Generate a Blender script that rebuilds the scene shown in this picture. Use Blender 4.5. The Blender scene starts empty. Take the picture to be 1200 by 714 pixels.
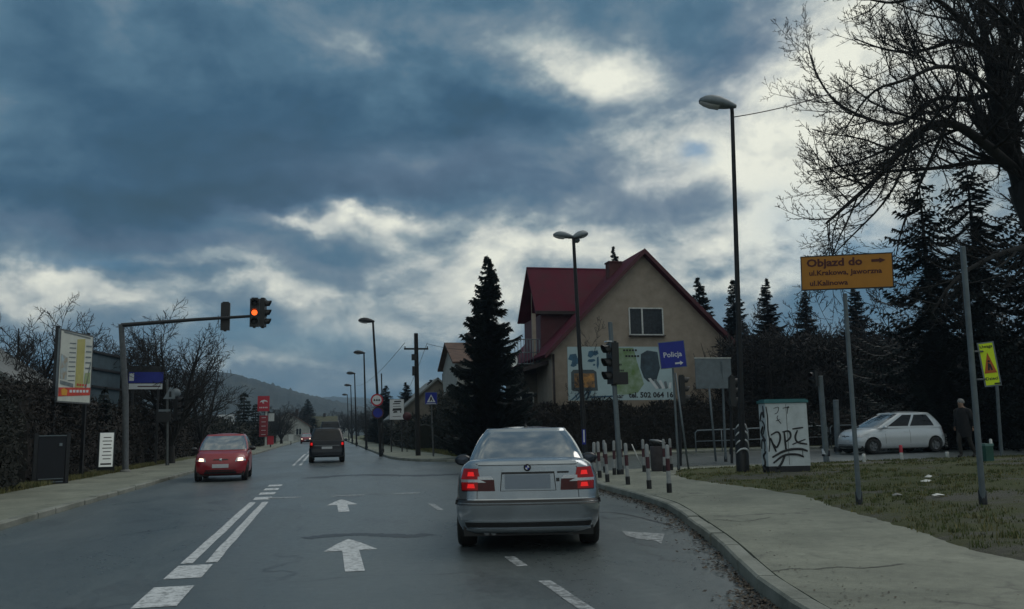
import bpy, bmesh, math, random
from mathutils import Vector, Matrix, Euler, noise
R = math.radians
sc = bpy.context.scene
col = sc.collection
rnd = random.Random(7)

# ------------------------------------------------------------------ camera
F = 1000.0; CX, CY = 600.0, 357.0; CAMH = 1.4
_ey = Vector((383-CX, CY-508, -F)).normalized()
_r = -0.02
_ez = Vector((_r, 1.0, -(508-CY)/F + _r*(383-CX)/F)).normalized()
_ez = (_ez - _ey*_ez.dot(_ey)).normalized()
_ex = _ey.cross(_ez).normalized()
ROT = Matrix((_ex, _ey, _ez))
CAM = Vector((0, 0, CAMH))
cd = bpy.data.cameras.new('camera'); cam = bpy.data.objects.new('camera', cd); col.objects.link(cam)
cd.sensor_width = 36; cd.lens = 36*F/1200; cd.clip_start = 0.1; cd.clip_end = 9000
M4 = ROT.to_4x4(); M4.translation = CAM; cam.matrix_world = M4
sc.camera = cam

def ray(px, py): return ROT @ Vector(((px-CX)/F, (CY-py)/F, -1.0))
def G(px, py, z=0.0):
    d = ray(px, py); return CAM + d*((z-CAMH)/d.z)
def PD(px, py, dep): return CAM + ray(px, py)*dep
def PYp(px, py, Y):
    d = ray(px, py); return CAM + d*(Y/d.y)
def dep(p): return -(ROT.transposed() @ (Vector(p)-CAM)).z
def face(p): return math.atan2(-p[0], p[1])

# ------------------------------------------------------------------ world
SUN_EL, SUN_AZ = 48.0, 66.0      # azimuth measured from +Y towards +X
w = bpy.data.worlds.new("World"); sc.world = w; w.use_nodes = True
nt = w.node_tree; nt.nodes.clear()
def N(t, **kw):
    n = nt.nodes.new(t)
    for k, v in kw.items(): setattr(n, k, v)
    return n
def L(a, b): nt.links.new(a, b)
def setin(n, i, v):
    if hasattr(v, 'is_output') or isinstance(v, bpy.types.NodeSocket): L(v, n.inputs[i])
    else: n.inputs[i].default_value = v
def MA(op, a, b=0.0, c=0.0, clamp=False):
    n = N('ShaderNodeMath', operation=op); n.use_clamp = clamp
    setin(n, 0, a); setin(n, 1, b); setin(n, 2, c)
    return n.outputs[0]
out = N('ShaderNodeOutputWorld'); bg = N('ShaderNodeBackground'); bg.inputs[1].default_value = 0.1
L(bg.outputs[0], out.inputs[0])
tc = N('ShaderNodeTexCoord'); gen = tc.outputs['Generated']
sky = N('ShaderNodeTexSky', sky_type='NISHITA', sun_disc=False, sun_elevation=R(SUN_EL), sun_rotation=R(SUN_AZ))
sky.air_density = 1.0; sky.dust_density = 1.5
# warped direction for ragged cloud edges
def noi(scale, detail, rough, vec, dist=0.0, squash=None):
    n = N('ShaderNodeTexNoise'); n.inputs['Scale'].default_value = scale
    n.inputs['Detail'].default_value = detail; n.inputs['Roughness'].default_value = rough
    n.inputs['Distortion'].default_value = dist; L(vec, n.inputs['Vector']); return n
sq = N('ShaderNodeMapping'); sq.inputs['Scale'].default_value = (1, 1, 1.65); L(gen, sq.inputs[0]); svec = sq.outputs[0]
wn = noi(4.5, 6, 0.6, svec)
sub = N('ShaderNodeVectorMath', operation='SUBTRACT'); L(wn.outputs['Color'], sub.inputs[0]); sub.inputs[1].default_value = (.5, .5, .5)
scl = N('ShaderNodeVectorMath', operation='SCALE'); L(sub.outputs[0], scl.inputs[0]); scl.inputs['Scale'].default_value = 0.15
add = N('ShaderNodeVectorMath', operation='ADD'); L(gen, add.inputs[0]); L(scl.outputs[0], add.inputs[1]); wv = add.outputs[0]
scl2 = N('ShaderNodeVectorMath', operation='SCALE'); L(sub.outputs[0], scl2.inputs[0]); scl2.inputs['Scale'].default_value = 0.32
add2 = N('ShaderNodeVectorMath', operation='ADD'); L(gen, add2.inputs[0]); L(scl2.outputs[0], add2.inputs[1]); wv2 = add2.outputs[0]
def blob(px, py, sx, sy, wgt, vec, tilt=0.0):
    c = ray(px, py).normalized()
    t1 = Vector((c.y, -c.x, 0)).normalized(); t2 = t1.cross(c).normalized()
    if tilt:
        a = R(tilt); t1, t2 = t1*math.cos(a)+t2*math.sin(a), t2*math.cos(a)-t1*math.sin(a)
    m = Matrix((t1, t2, t1.cross(t2))).transposed()
    mp = N('ShaderNodeMapping', vector_type='TEXTURE')
    mp.inputs['Location'].default_value = c; mp.inputs['Rotation'].default_value = m.to_euler()
    k = 1/math.sqrt(1+((px-CX)/F)**2+((CY-py)/F)**2)
    mp.inputs['Scale'].default_value = (sx/F*k, sy/F*k, 0.5); L(vec, mp.inputs[0])
    d = N('ShaderNodeVectorMath', operation='DOT_PRODUCT'); L(mp.outputs[0], d.inputs[0]); L(mp.outputs[0], d.inputs[1])
    e = MA('POWER', 2.718, MA('MULTIPLY', d.outputs['Value'], -1.0))
    return e, wgt
# value field: 0 dark slate, 1 cream
BL = [  # px, py, sx, sy, weight
 (700, 92, 70, 30, .52, 1, 0), (610, 60, 90, 40, .12, 1, 0), (760, 190, 60, 60, .34, 1, 0), (830, 150, 70, 60, .28, 2, 0),
 (900, 250, 110, 55, .36, 2, 0), (960, 40, 70, 90, .40, 1, 0), (1060, 120, 150, 130, .40, 2, 0),
 (850, 285, 120, 22, .30, 1, 8), (800, 245, 60, 25, -.20, 1, 0), (400, 252, 110, 13, .30, 1, 4), (420, 240, 30, 10, .30, 1, -20),
 (30, 340, 70, 28, .44, 1, 0), (110, 338, 70, 12, .20, 1, -8), (300, 340, 130, 10, .20, 1, 4), (560, 320, 110, 40, .26, 2, 0), (500, 262, 50, 12, .30, 1, 0),
 (230, 312, 90, 9, .16, 1, 0), (260, 400, 120, 20, .10, 2, 0), (480, 375, 160, 20, .13, 1, 0), (330, 425, 100, 9, .16, 1, 0), (460, 440, 100, 10, .12, 1, 0),
 (350, 150, 330, 70, -.15, 1, 8), (640, 130, 120, 40, -.14, 1, 0), (540, 165, 150, 60, -.10, 2, 0), (100, 250, 200, 28, -.16, 1, 4),
 (820, 70, 90, 50, -.14, 1, 0), (590, 215, 120, 34, -.09, 1, 0), (980, 330, 110, 60, -.12, 2, 0), (120, 60, 200, 60, -.04, 2, 0), (450, 45, 90, 30, .08, 1, 0),
 (520, 190, 60, 24, .11, 1, 0), (600, 325, 420, 50, .10, 1, 2), (880, 280, 60, 30, .12, 1, 0), (360, 262, 60, 8, .22, 1, -8), (560, 290, 130, 26, .09, 1, 4), (690, 285, 80, 12, .07, 1, 3), (200, 150, 300, 110, -.09, 2, 0), (300, 222, 260, 22, -.12, 1, 5), (930, 200, 60, 110, .16, 1, 0), (660, 300, 100, 14, .16, 1, 0), (160, 318, 60, 8, -.10, 1, 0),
]
acc = 0.36
a1 = None
for (px, py, sx, sy, wg, vv, tl) in BL:
    e, wgt = blob(px, py, sx, sy, wg*(1.15 if wg > 0 else 1.0), wv if vv == 1 else wv2, tl)
    a1 = MA('MULTIPLY_ADD', e, wgt, acc if a1 is None else a1)
n1 = noi(4.6, 9, 0.60, svec, 0.35)
n2 = noi(11.0, 8, 0.62, svec, 0.25)
# relief: the same billow field sampled a little towards the sun, so cloud edges light up on one side
ofs = N('ShaderNodeVectorMath', operation='ADD'); L(svec, ofs.inputs[0]); ofs.inputs[1].default_value = (.020, .006, .030)
n3 = noi(7.0, 7, 0.58, svec, 0.3); n4 = noi(7.0, 7, 0.58, ofs.outputs[0], 0.3)
relief = MA('SUBTRACT', n3.outputs['Fac'], n4.outputs['Fac'])
a1 = MA('ADD', a1, MA('MULTIPLY', MA('SUBTRACT', n1.outputs['Fac'], .5), .44))
# fine billows show mostly in bright cloud
bill = MA('MULTIPLY', MA('SUBTRACT', n2.outputs['Fac'], .5), MA('MULTIPLY_ADD', a1, .8, -.02))
a1 = MA('ADD', a1, MA('MULTIPLY', bill, 1.5))
a1 = MA('ADD', a1, MA('MULTIPLY', relief, MA('MULTIPLY_ADD', a1, 1.5, .02)))
# the unseen half of the sky behind the camera is brighter broken overcast
sp = N('ShaderNodeSeparateXYZ'); L(gen, sp.inputs[0])
back = MA('MULTIPLY', MA('MULTIPLY_ADD', sp.outputs[1], -1.0, 0.15, True), .30)
a1 = MA('ADD', a1, back)
up = MA('MULTIPLY', MA('MULTIPLY_ADD', sp.outputs[2], 3.0, -1.75, True), .28)
a1 = MA('ADD', a1, up, 0, True)
ramp = N('ShaderNodeValToRGB'); L(a1, ramp.inputs[0])
def lin(h):
    c = [int(h[i:i+2], 16)/255 for i in (0, 2, 4)]
    return tuple((x/12.92 if x < .04045 else ((x+.055)/1.055)**2.4) for x in c)
def rset(r, stops):
    while len(r.color_ramp.elements) < len(stops): r.color_ramp.elements.new(0.5)
    for e, (p, h) in zip(r.color_ramp.elements, stops):
        e.position = p; e.color = (*lin(h), 1)
rset(ramp, [(0, '26404f'), (.16, '305068'), (.32, '48677c'), (.46, '667a88'), (.58, '8b999e'), (.74, 'b9beb9'), (1, 'e0e1d3')])
# mauve-grey bands in the middle of the frame
mv = None
for (px, py, sx, sy, wg, vv, tl) in [(520, 205, 230, 40, .6, 1, 0), (160, 285, 260, 16, .6, 1, 0), (840, 110, 120, 50, .45, 1, 0), (760, 245, 120, 40, .55, 1, 0), (900, 70, 60, 60, .4, 1, 0), (300, 250, 100, 20, .4, 1, 0)]:
    e, wgt = blob(px, py, sx, sy, wg, wv, tl); mv = MA('MULTIPLY_ADD', e, wgt, 0.0 if mv is None else mv)
rampm = N('ShaderNodeValToRGB'); L(a1, rampm.inputs[0])
rset(rampm, [(0, '33475a'), (.3, '54657a'), (.5, '74818e'), (.7, 'a2a9ad'), (1, 'dedfd2')])
mx = N('ShaderNodeMix', data_type='RGBA'); mvc = MA('MULTIPLY', mv, 1.0, 0, True); L(mvc, mx.inputs[0]); L(ramp.outputs[0], mx.inputs[6]); L(rampm.outputs[0], mx.inputs[7])
# clear gaps show the real sky
gp = None
for (px, py, sx, sy, wg, vv, tl) in [(813, 183, 20, 14, .9, 1, 0), (95, 312, 60, 8, .5, 1, 0), (340, 395, 120, 22, .45, 1, 0), (940, 262, 70, 30, .35, 2, 0), (1010, 300, 80, 40, .45, 2, 0)]:
    e, wgt = blob(px, py, sx, sy, wg, wv, tl); gp = MA('MULTIPLY_ADD', e, wgt, 0.0 if gp is None else gp)
x10 = N('ShaderNodeVectorMath', operation='SCALE'); L(mx.outputs[2], x10.inputs[0]); x10.inputs['Scale'].default_value = 10
skd = N('ShaderNodeVectorMath', operation='MULTIPLY'); L(sky.outputs[0], skd.inputs[0]); skd.inputs[1].default_value = (.30, .50, .60)
mg = N('ShaderNodeMix', data_type='RGBA'); L(MA('MULTIPLY', gp, .8, 0, True), mg.inputs[0]); L(x10.outputs[0], mg.inputs[6]); L(skd.outputs[0], mg.inputs[7])
L(mg.outputs[2], bg.inputs[0])

sl = bpy.data.lights.new('sun', 'SUN'); so = bpy.data.objects.new('sun', sl); col.objects.link(so)
sl.energy = 0.8; sl.angle = R(38); sl.color = (1.0, .94, .86)
sd = Vector((math.sin(R(SUN_AZ))*math.cos(R(SUN_EL)), math.cos(R(SUN_AZ))*math.cos(R(SUN_EL)), math.sin(R(SUN_EL))))
so.rotation_euler = sd.to_track_quat('Z', 'Y').to_euler()
vs = sc.view_settings
sc.display_settings.display_device = 'sRGB'
vs.view_transform = 'Standard'; vs.look = 'None'; vs.exposure = 0.3; vs.gamma = 1.0; vs.use_curve_mapping = False
sc.cycles.volume_bounces = 0; sc.cycles.max_bounces = 6; sc.cycles.diffuse_bounces = 2; sc.cycles.transparent_max_bounces = 12

# ------------------------------------------------------------------ helpers
class MB:
    def __init__(s): s.v = []; s.f = []; s.m = []; s.sm = []
    def add(s, vs, fs, mi=0, smooth=False):
        o = len(s.v); s.v += [tuple(v) for v in vs]
        for f in fs: s.f.append([o+i for i in f]); s.m.append(mi); s.sm.append(smooth)
        return s
    def box(s, c, size, mi=0, rot=None):
        hx, hy, hz = [q/2 for q in size]; c = Vector(c)
        vs = [Vector((x, y, z)) for z in (-hz, hz) for y in (-hy, hy) for x in (-hx, hx)]
        if rot is not None: vs = [rot @ v for v in vs]
        return s.add([v+c for v in vs], [(0, 2, 3, 1), (4, 5, 7, 6), (0, 1, 5, 4), (2, 6, 7, 3), (0, 4, 6, 2), (1, 3, 7, 5)], mi)
    def tube(s, pts, rad, n=8, mi=0, cap=True, smooth=True):
        pts = [Vector(p) for p in pts]
        if not hasattr(rad, '__len__'): rad = [rad]*len(pts)
        vs = []; prev = None
        for i, p in enumerate(pts):
            t = (pts[min(i+1, len(pts)-1)]-pts[max(i-1, 0)])
            if t.length < 1e-9: t = Vector((0, 0, 1))
            t.normalize()
            if prev is None:
                u = t.orthogonal().normalized()
            else:
                u = prev - t*prev.dot(t)
                u = u.normalized() if u.length > 1e-6 else t.orthogonal().normalized()
            prev = u; v2 = t.cross(u)
            for k in range(n):
                a = 2*math.pi*k/n; vs.append(p + (u*math.cos(a)+v2*math.sin(a))*rad[i])
        fs = []
        for i in range(len(pts)-1):
            for k in range(n):
                a = i*n+k; b = i*n+(k+1) % n; fs.append((a, b, b+n, a+n))
        o = len(s.f); s.add(vs, fs, mi, smooth)
        if cap:
            b0 = len(s.v)-len(vs)
            s.f.append([b0+k for k in reversed(range(n))]); s.m.append(mi); s.sm.append(False)
            e = b0+(len(pts)-1)*n; s.f.append([e+k for k in range(n)]); s.m.append(mi); s.sm.append(False)
        return s
    def lathe(s, prof, c=(0, 0, 0), axis='Z', n=24, mi=0, smooth=True):
        vs = []; c = Vector(c)
        for (r, z) in prof:
            for k in range(n):
                a = 2*math.pi*k/n; x, y = r*math.cos(a), r*math.sin(a)
                v = {'Z': (x, y, z), 'Y': (x, z, y), 'X': (z, x, y)}[axis]
                vs.append(c+Vector(v))
        fs = [(i*n+k, i*n+(k+1) % n, (i+1)*n+(k+1) % n, (i+1)*n+k) for i in range(len(prof)-1) for k in range(n)]
        return s.add(vs, fs, mi, smooth)
    def prism(s, poly, z0, z1, mi=0):
        n = len(poly)
        vs = [(p[0], p[1], z0) for p in poly]+[(p[0], p[1], z1) for p in poly]
        fs = [[n+i for i in range(n)], [i for i in reversed(range(n))]]+[[i, (i+1) % n, n+(i+1) % n, n+i] for i in range(n)]
        return s.add(vs, fs, mi)
    def plate(s, poly, y0, y1, mi=0):   # polygon in XZ, thickness along Y
        n = len(poly)
        vs = [(p[0], y0, p[1]) for p in poly]+[(p[0], y1, p[1]) for p in poly]
        fs = [[i for i in range(n)], [n+i for i in reversed(range(n))]]+[[i, n+i, n+(i+1) % n, (i+1) % n] for i in range(n)]
        return s.add(vs, fs, mi)
    def build(s, name, mats, parent=None, fix=True, sharp=None):
        me = bpy.data.meshes.new(name); me.from_pydata(s.v, [], s.f)
        if not isinstance(mats, (list, tuple)): mats = [mats]
        for m in mats: me.materials.append(m)
        me.polygons.foreach_set('material_index', s.m); me.polygons.foreach_set('use_smooth', s.sm)
        if fix:
            b = bmesh.new(); b.from_mesh(me); bmesh.ops.recalc_face_normals(b, faces=b.faces); b.to_mesh(me); b.free()
        if sharp: me.set_sharp_from_angle(angle=R(sharp))
        me.update()
        o = bpy.data.objects.new(name, me); col.objects.link(o)
        if parent is not None: o.parent = parent
        return o
def tag(o, label=None, cat=None, group=None, kind=None):
    if label: o['label'] = label
    if cat: o['category'] = cat
    if group: o['group'] = group
    if kind: o['kind'] = kind
    return o
def thing(name, loc, rz=0, label=None, cat=None, group=None):
    o = bpy.data.objects.new(name, None); o.empty_display_size = .2; col.objects.link(o); o.location = loc; o.rotation_euler = (0, 0, rz)
    return tag(o, label, cat, group)
CH = {}
def dup(root, loc, rz=0, label=None, scale=None):
    def cp(o, p):
        c = o.copy(); col.objects.link(c)
        if p is not None: c.parent = p
        for ch in [q for q in col.objects if q.parent == o]: cp(ch, c)
        return c
    c = cp(root, None); c.location = loc; c.rotation_euler = (0, 0, rz)
    if scale: c.scale = scale if hasattr(scale, '__len__') else (scale,)*3
    if label: c['label'] = label
    return c

MC = {}
def mat(name, rgb, rough=.7, metal=0, var=.15, vs_=6.0, bump=0, bs=40.0, spec=.5, emit=None, es=0, dirt=None, coat=0, ior=1.5, roughvar=0, stretch=None):
    if name in MC: return MC[name]
    m = bpy.data.materials.new(name); m.use_nodes = True; t = m.node_tree; b = t.nodes['Principled BSDF']
    b.inputs['Roughness'].default_value = rough; b.inputs['Metallic'].default_value = metal
    b.inputs['Specular IOR Level'].default_value = spec; b.inputs['Coat Weight'].default_value = coat; b.inputs['Coat Roughness'].default_value = .05; b.inputs['IOR'].default_value = ior
    co = t.nodes.new('ShaderNodeTexCoord'); vec = co.outputs['Object']
    if stretch:
        mp = t.nodes.new('ShaderNodeMapping'); mp.inputs['Scale'].default_value = stretch; t.links.new(vec, mp.inputs[0]); vec = mp.outputs[0]
    n = t.nodes.new('ShaderNodeTexNoise'); n.inputs['Scale'].default_value = vs_; n.inputs['Detail'].default_value = 6; n.inputs['Roughness'].default_value = .65
    t.links.new(vec, n.inputs['Vector'])
    r = t.nodes.new('ShaderNodeValToRGB'); t.links.new(n.outputs['Fac'], r.inputs[0])
    c2 = dirt or tuple(c*(1-var) for c in rgb); c1 = tuple(min(1, c*(1+var)) for c in rgb)
    r.color_ramp.elements[0].position = .3; r.color_ramp.elements[1].position = .68
    r.color_ramp.elements[0].color = (*c2, 1); r.color_ramp.elements[1].color = (*c1, 1)
    t.links.new(r.outputs[0], b.inputs['Base Color'])
    if roughvar:
        q = t.nodes.new('ShaderNodeMapRange'); q.inputs[1].default_value = .3; q.inputs[2].default_value = .7
        q.inputs[3].default_value = rough-roughvar; q.inputs[4].default_value = rough+roughvar
        t.links.new(n.outputs['Fac'], q.inputs[0]); t.links.new(q.outputs[0], b.inputs['Roughness'])
    if bump:
        n2 = t.nodes.new('ShaderNodeTexNoise'); n2.inputs['Scale'].default_value = bs; n2.inputs['Detail'].default_value = 5; t.links.new(vec, n2.inputs['Vector'])
        bp = t.nodes.new('ShaderNodeBump'); bp.inputs['Strength'].default_value = bump; bp.inputs['Distance'].default_value = .02
        t.links.new(n2.outputs['Fac'], bp.inputs['Height']); t.links.new(bp.outputs[0], b.inputs['Normal'])
    if emit:
        b.inputs['Emission Color'].default_value = (*emit, 1); b.inputs['Emission Strength'].default_value = es
    MC[name] = m; return m
M = dict(
 steel=mat('galvanised steel', (.16, .17, .18), .55, .6, .25, 8, roughvar=.1),
 post=mat('weathered grey post', (.11, .12, .125), .6, .3, .3, 10),
 dark=mat('dark painted metal', (.018, .019, .022), .5, .2, .3, 9),
 black=mat('black plastic', (.010, .010, .011), .45, 0, .25, 12),
 rubber=mat('tyre rubber', (.012, .012, .012), .8, 0, .3, 30),
 white=mat('white paint', (.62, .63, .61), .5, 0, .12, 9, dirt=(.42, .43, .41)),
 silver=mat('silver car paint', (.29, .325, .355), .22, .75, .03, 3, coat=.6, dirt=(.245, .275, .30)),
 silverl=mat('pale silver car paint', (.56, .59, .62), .3, .35, .03, 3, coat=.5),
 redp=mat('red car paint', (.24, .008, .016), .35, .0, .08, 3, coat=.4),
 blackp=mat('black car paint', (.006, .008, .014), .3, .0, .1, 3, coat=.3, spec=.3),
 glass=mat('car glass', (.012, .016, .02), .04, 0, .05, 3, spec=1, coat=1, ior=2.1),
 winglass=mat('house window glass', (.02, .026, .033), .10, 0, .6, 7, spec=.25, ior=1.45),
 redlens=mat('red lamp lens', (.055, .001, .002), .25, 0, .2, 20, coat=.15, spec=.3),
 dglass=mat('tinted car glass', (.006, .008, .012), .08, 0, .05, 3, spec=.4, ior=1.45),
 mglass=mat('mirror glass', (.05, .06, .08), .08, .6, .05, 5),
 redlit=mat('lit red brake lamp', (.4, .01, .01), .3, 0, .1, 20, emit=(1, .012, .010), es=.42),
 clear=mat('clear lamp lens', (.45, .46, .48), .1, .3, .2, 60, coat=.6),
 headlit=mat('lit headlamp', (.9, .85, .75), .3, emit=(1, .72, .50), es=1.6),
 chrome=mat('chrome', (.5, .5, .5), .12, 1, .05, 5),
 platew=mat('number plate white', (.45, .46, .48), .5, 0, .1, 20),
 plateg=mat('blank grey number plate', (.20, .235, .28), .5, 0, .04, 4),
 bark=mat('dark bark', (.018, .017, .017), .9, 0, .45, 5, bump=.6, bs=20, stretch=(1, 1, .2)),
 twig=mat('bare twigs', (.016, .015, .015), .9, 0, .35, 3),
 twigb=mat('brown twigs', (.019, .017, .017), .9, 0, .35, 1.5),
 needle=mat('spruce needles', (.007, .013, .012), .75, 0, .5, 1.4),
 hedge=mat('dark hedge leaves', (.013, .015, .011), .8, 0, .5, 1.2),
 hedgeb=mat('brown hedge', (.019, .016, .014), .85, 0, .5, 1.0),
 concrete=mat('concrete', (.22, .22, .21), .85, 0, .25, 3, bump=.3, bs=50),
 maroon=mat('dark red band', (.055, .012, .018), .55, 0, .2, 10),
 blues=mat('blue sign face', (.010, .022, .26), .4, 0, .12, 4, spec=.4),
 signback=mat('grey sign back', (.16, .19, .21), .55, .4, .2, 5, roughvar=.1),
 bwhite=mat('scuffed white band', (.27, .28, .28), .6, 0, .2, 9),
 redglow=mat('glowing red lens', (.09, .002, .003), .25, 0, .2, 20, emit=(1, .01, .012), es=.06, coat=.15, spec=.3),
 yel=mat('amber sign face', (.40, .16, .006), .5, 0, .12, 2.5),
 fluo=mat('fluorescent yellow sign face', (.68, .85, .01), .5, 0, .05, 4, emit=None),
 brown=mat('dark brown lettering', (.07, .010, .004), .6, 0, .1, 8),
 inkb=mat('black lettering', (.012, .012, .014), .6, 0, .1, 8),
 inkw=mat('white lettering', (.62, .64, .66), .5, 0, .06, 8),
 redsign=mat('red sign face', (.42, .012, .03), .45, 0, .1, 6),
)
def text(s, size, loc, m, parent, name='lettering', align='CENTER', rz=0, ext=.002, bold=0.0, xs=1.0):
    cu = bpy.data.curves.new('txt', 'FONT'); cu.body = s; cu.size = size; cu.extrude = ext; cu.align_x = align; cu.align_y = 'CENTER'; cu.offset = bold; cu.resolution_u = 2
    o = bpy.data.objects.new('txt', cu); col.objects.link(o)
    dg = bpy.context.evaluated_depsgraph_get(); me = bpy.data.meshes.new_from_object(o.evaluated_get(dg))
    bpy.data.objects.remove(o); bpy.data.curves.remove(cu)
    me.transform(Matrix.Rotation(math.pi/2, 4, 'X') @ Matrix.Scale(xs, 4, (1, 0, 0)))
    me.materials.clear(); me.materials.append(m)
    t = bpy.data.objects.new(name, me); me.name = name; col.objects.link(t); t.parent = parent; t.location = loc; t.rotation_euler = (0, 0, rz)
    return t

# ------------------------------------------------------------------ ground materials
def ground_mat(name, build):
    m = bpy.data.materials.new(name); m.use_nodes = True; t = m.node_tree; b = t.nodes['Principled BSDF']
    co = t.nodes.new('ShaderNodeTexCoord'); build(t, b, co.outputs['Object']); return m
def tn(t, vec, scale, detail=6, rough=.6, stretch=None, dist=0):
    if stretch:
        mp = t.nodes.new('ShaderNodeMapping'); mp.inputs['Scale'].default_value = stretch; t.links.new(vec, mp.inputs[0]); vec = mp.outputs[0]
    n = t.nodes.new('ShaderNodeTexNoise'); n.inputs['Scale'].default_value = scale; n.inputs['Detail'].default_value = detail; n.inputs['Roughness'].default_value = rough; n.inputs['Distortion'].default_value = dist
    t.links.new(vec, n.inputs['Vector']); return n.outputs['Fac']
def tr(t, fac, stops):
    r = t.nodes.new('ShaderNodeValToRGB'); t.links.new(fac, r.inputs[0])
    while len(r.color_ramp.elements) < len(stops): r.color_ramp.elements.new(.5)
    for e, (p, c) in zip(r.color_ramp.elements, stops): e.position = p; e.color = (*c, 1) if hasattr(c, '__len__') else (c, c, c, 1)
    return r.outputs[0]
def tmix(t, fac, a, b, bt='MIX'):
    n = t.nodes.new('ShaderNodeMix'); n.data_type = 'RGBA'; n.blend_type = bt
    for i, v in ((0, fac), (6, a), (7, b)):
        if isinstance(v, bpy.types.NodeSocket): t.links.new(v, n.inputs[i])
        else: n.inputs[i].default_value = v if i == 0 else (*v, 1)
    return n.outputs[2]
def tbump(t, b, fac, s, d=.01):
    p = t.nodes.new('ShaderNodeBump'); p.inputs['Strength'].default_value = s; p.inputs['Distance'].default_value = d
    t.links.new(fac, p.inputs['Height']); t.links.new(p.outputs[0], b.inputs['Normal'])
def asphalt(t, b, v):
    fine = tn(t, v, 130, 3, .8); mid = tn(t, v, 9, 8, .75); big = tn(t, v, .45, 6, .65, (1, .3, 1), .6); tracks = tn(t, v, .8, 3, .5, (1, .02, 1)); pat = tn(t, v, .9, 4, .5, (1.0, .45, 1), .2)
    c = tr(t, big, [(.3, (.070, .084, .086)), (.7, (.116, .130, .128))])
    c = tmix(t, .75, c, tr(t, fine, [(.32, .22), (.68, .80)]), 'OVERLAY')
    c = tmix(t, .55, c, tr(t, mid, [(.3, .32), (.7, .66)]), 'OVERLAY')
    c = tmix(t, tr(t, tracks, [(.42, 0.0), (.62, .4)]), c, (.060, .072, .076))
    c = tmix(t, tr(t, pat, [(.60, 0.0), (.615, .32)]), c, (.040, .043, .045))
    c = tmix(t, tr(t, tn(t, v, 2.4, 7, .7, (1, .5, 1)), [(.62, 0.0), (.74, .55)]), c, (.12, .125, .12))
    c = tmix(t, tr(t, tn(t, v, 3.5, 5, .6), [(.68, 0.0), (.74, .6)]), c, (.028, .03, .032))
    crack = t.nodes.new('ShaderNodeTexVoronoi'); crack.feature = 'DISTANCE_TO_EDGE'; crack.inputs['Scale'].default_value = .33
    w = t.nodes.new('ShaderNodeTexNoise'); w.inputs['Scale'].default_value = 1.9; w.inputs['Detail'].default_value = 8; t.links.new(v, w.inputs['Vector'])
    mm = t.nodes.new('ShaderNodeMix'); mm.data_type = 'RGBA'; mm.inputs[0].default_value = .42; t.links.new(v, mm.inputs[6]); t.links.new(w.outputs['Color'], mm.inputs[7])
    t.links.new(mm.outputs[2], crack.inputs['Vector'])
    cf = tmix(t, 1.0, tr(t, crack.outputs['Distance'], [(.002, .7), (.009, 0.0)]), tr(t, tn(t, v, .7, 3, .5), [(.45, 0.0), (.58, 1.0)]), 'MULTIPLY')
    c = tmix(t, cf, c, (.02, .02, .02))
    t.links.new(c, b.inputs['Base Color'])
    q = tr(t, tmix(t, .5, tr(t, big, [(0, 0.0), (1, 1.0)]), tr(t, mid, [(0, 0.0), (1, 1.0)])), [(.35, .22), (.62, .46)]); t.links.new(q, b.inputs['Roughness'])
    b.inputs['Specular IOR Level'].default_value = .65
    tbump(t, b, fine, .5, .006)
def paving(t, b, v):
    fine = tn(t, v, 90, 4, .8); mid = tn(t, v, 7, 8, .75); big = tn(t, v, .6, 6, .65, None, .5); st = tn(t, v, 1.6, 8, .75, None, 1.2); lt = tn(t, v, 1.1, 5, .6)
    c = tr(t, big, [(.3, (.115, .125, .098)), (.7, (.225, .235, .186))])
    c = tmix(t, .6, c, tr(t, fine, [(.3, .3), (.7, .75)]), 'OVERLAY'); c = tmix(t, .6, c, tr(t, mid, [(.3, .34), (.7, .64)]), 'OVERLAY')
    c = tmix(t, tr(t, st, [(.54, 0.0), (.68, .65)]), c, (.070, .075, .060))
    c = tmix(t, tr(t, tn(t, v, 22, 5, .7), [(.66, 0.0), (.72, .7)]), c, (.05, .05, .042))
    crack = t.nodes.new('ShaderNodeTexVoronoi'); crack.feature = 'DISTANCE_TO_EDGE'; crack.inputs['Scale'].default_value = .42
    w = t.nodes.new('ShaderNodeTexNoise'); w.inputs['Scale'].default_value = 2.4; w.inputs['Detail'].default_value = 8; t.links.new(v, w.inputs['Vector'])
    mm = t.nodes.new('ShaderNodeMix'); mm.data_type = 'RGBA'; mm.inputs[0].default_value = .45; t.links.new(v, mm.inputs[6]); t.links.new(w.outputs['Color'], mm.inputs[7]); t.links.new(mm.outputs[2], crack.inputs['Vector'])
    cf = tmix(t, 1.0, tr(t, crack.outputs['Distance'], [(.003, .7), (.013, 0.0)]), tr(t, lt, [(.46, 0.0), (.60, 1.0)]), 'MULTIPLY')
    c = tmix(t, cf, c, (.045, .045, .04))
    t.links.new(c, b.inputs['Base Color']); b.inputs['Roughness'].default_value = .75; tbump(t, b, mid, .5, .012)
def grassm(t, b, v):
    fine = tn(t, v, 16, 8, .8); big = tn(t, v, .5, 6, .65); mud = tn(t, v, .30, 6, .65, (1, 2.2, 1), .6)
    c = tr(t, fine, [(.3, (.034, .042, .010)), (.55, (.074, .086, .022)), (.75, (.14, .138, .048))])
    c = tmix(t, tr(t, big, [(.42, 0.0), (.65, .5)]), c, (.085, .085, .042))
    c = tmix(t, tr(t, mud, [(.50, 0.0), (.60, .85)]), c, tr(t, fine, [(.3, (.06, .056, .046)), (.7, (.14, .135, .115))]))
    t.links.new(c, b.inputs['Base Color']); b.inputs['Roughness'].default_value = .95; tbump(t, b, fine, 1.0, .06)
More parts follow.
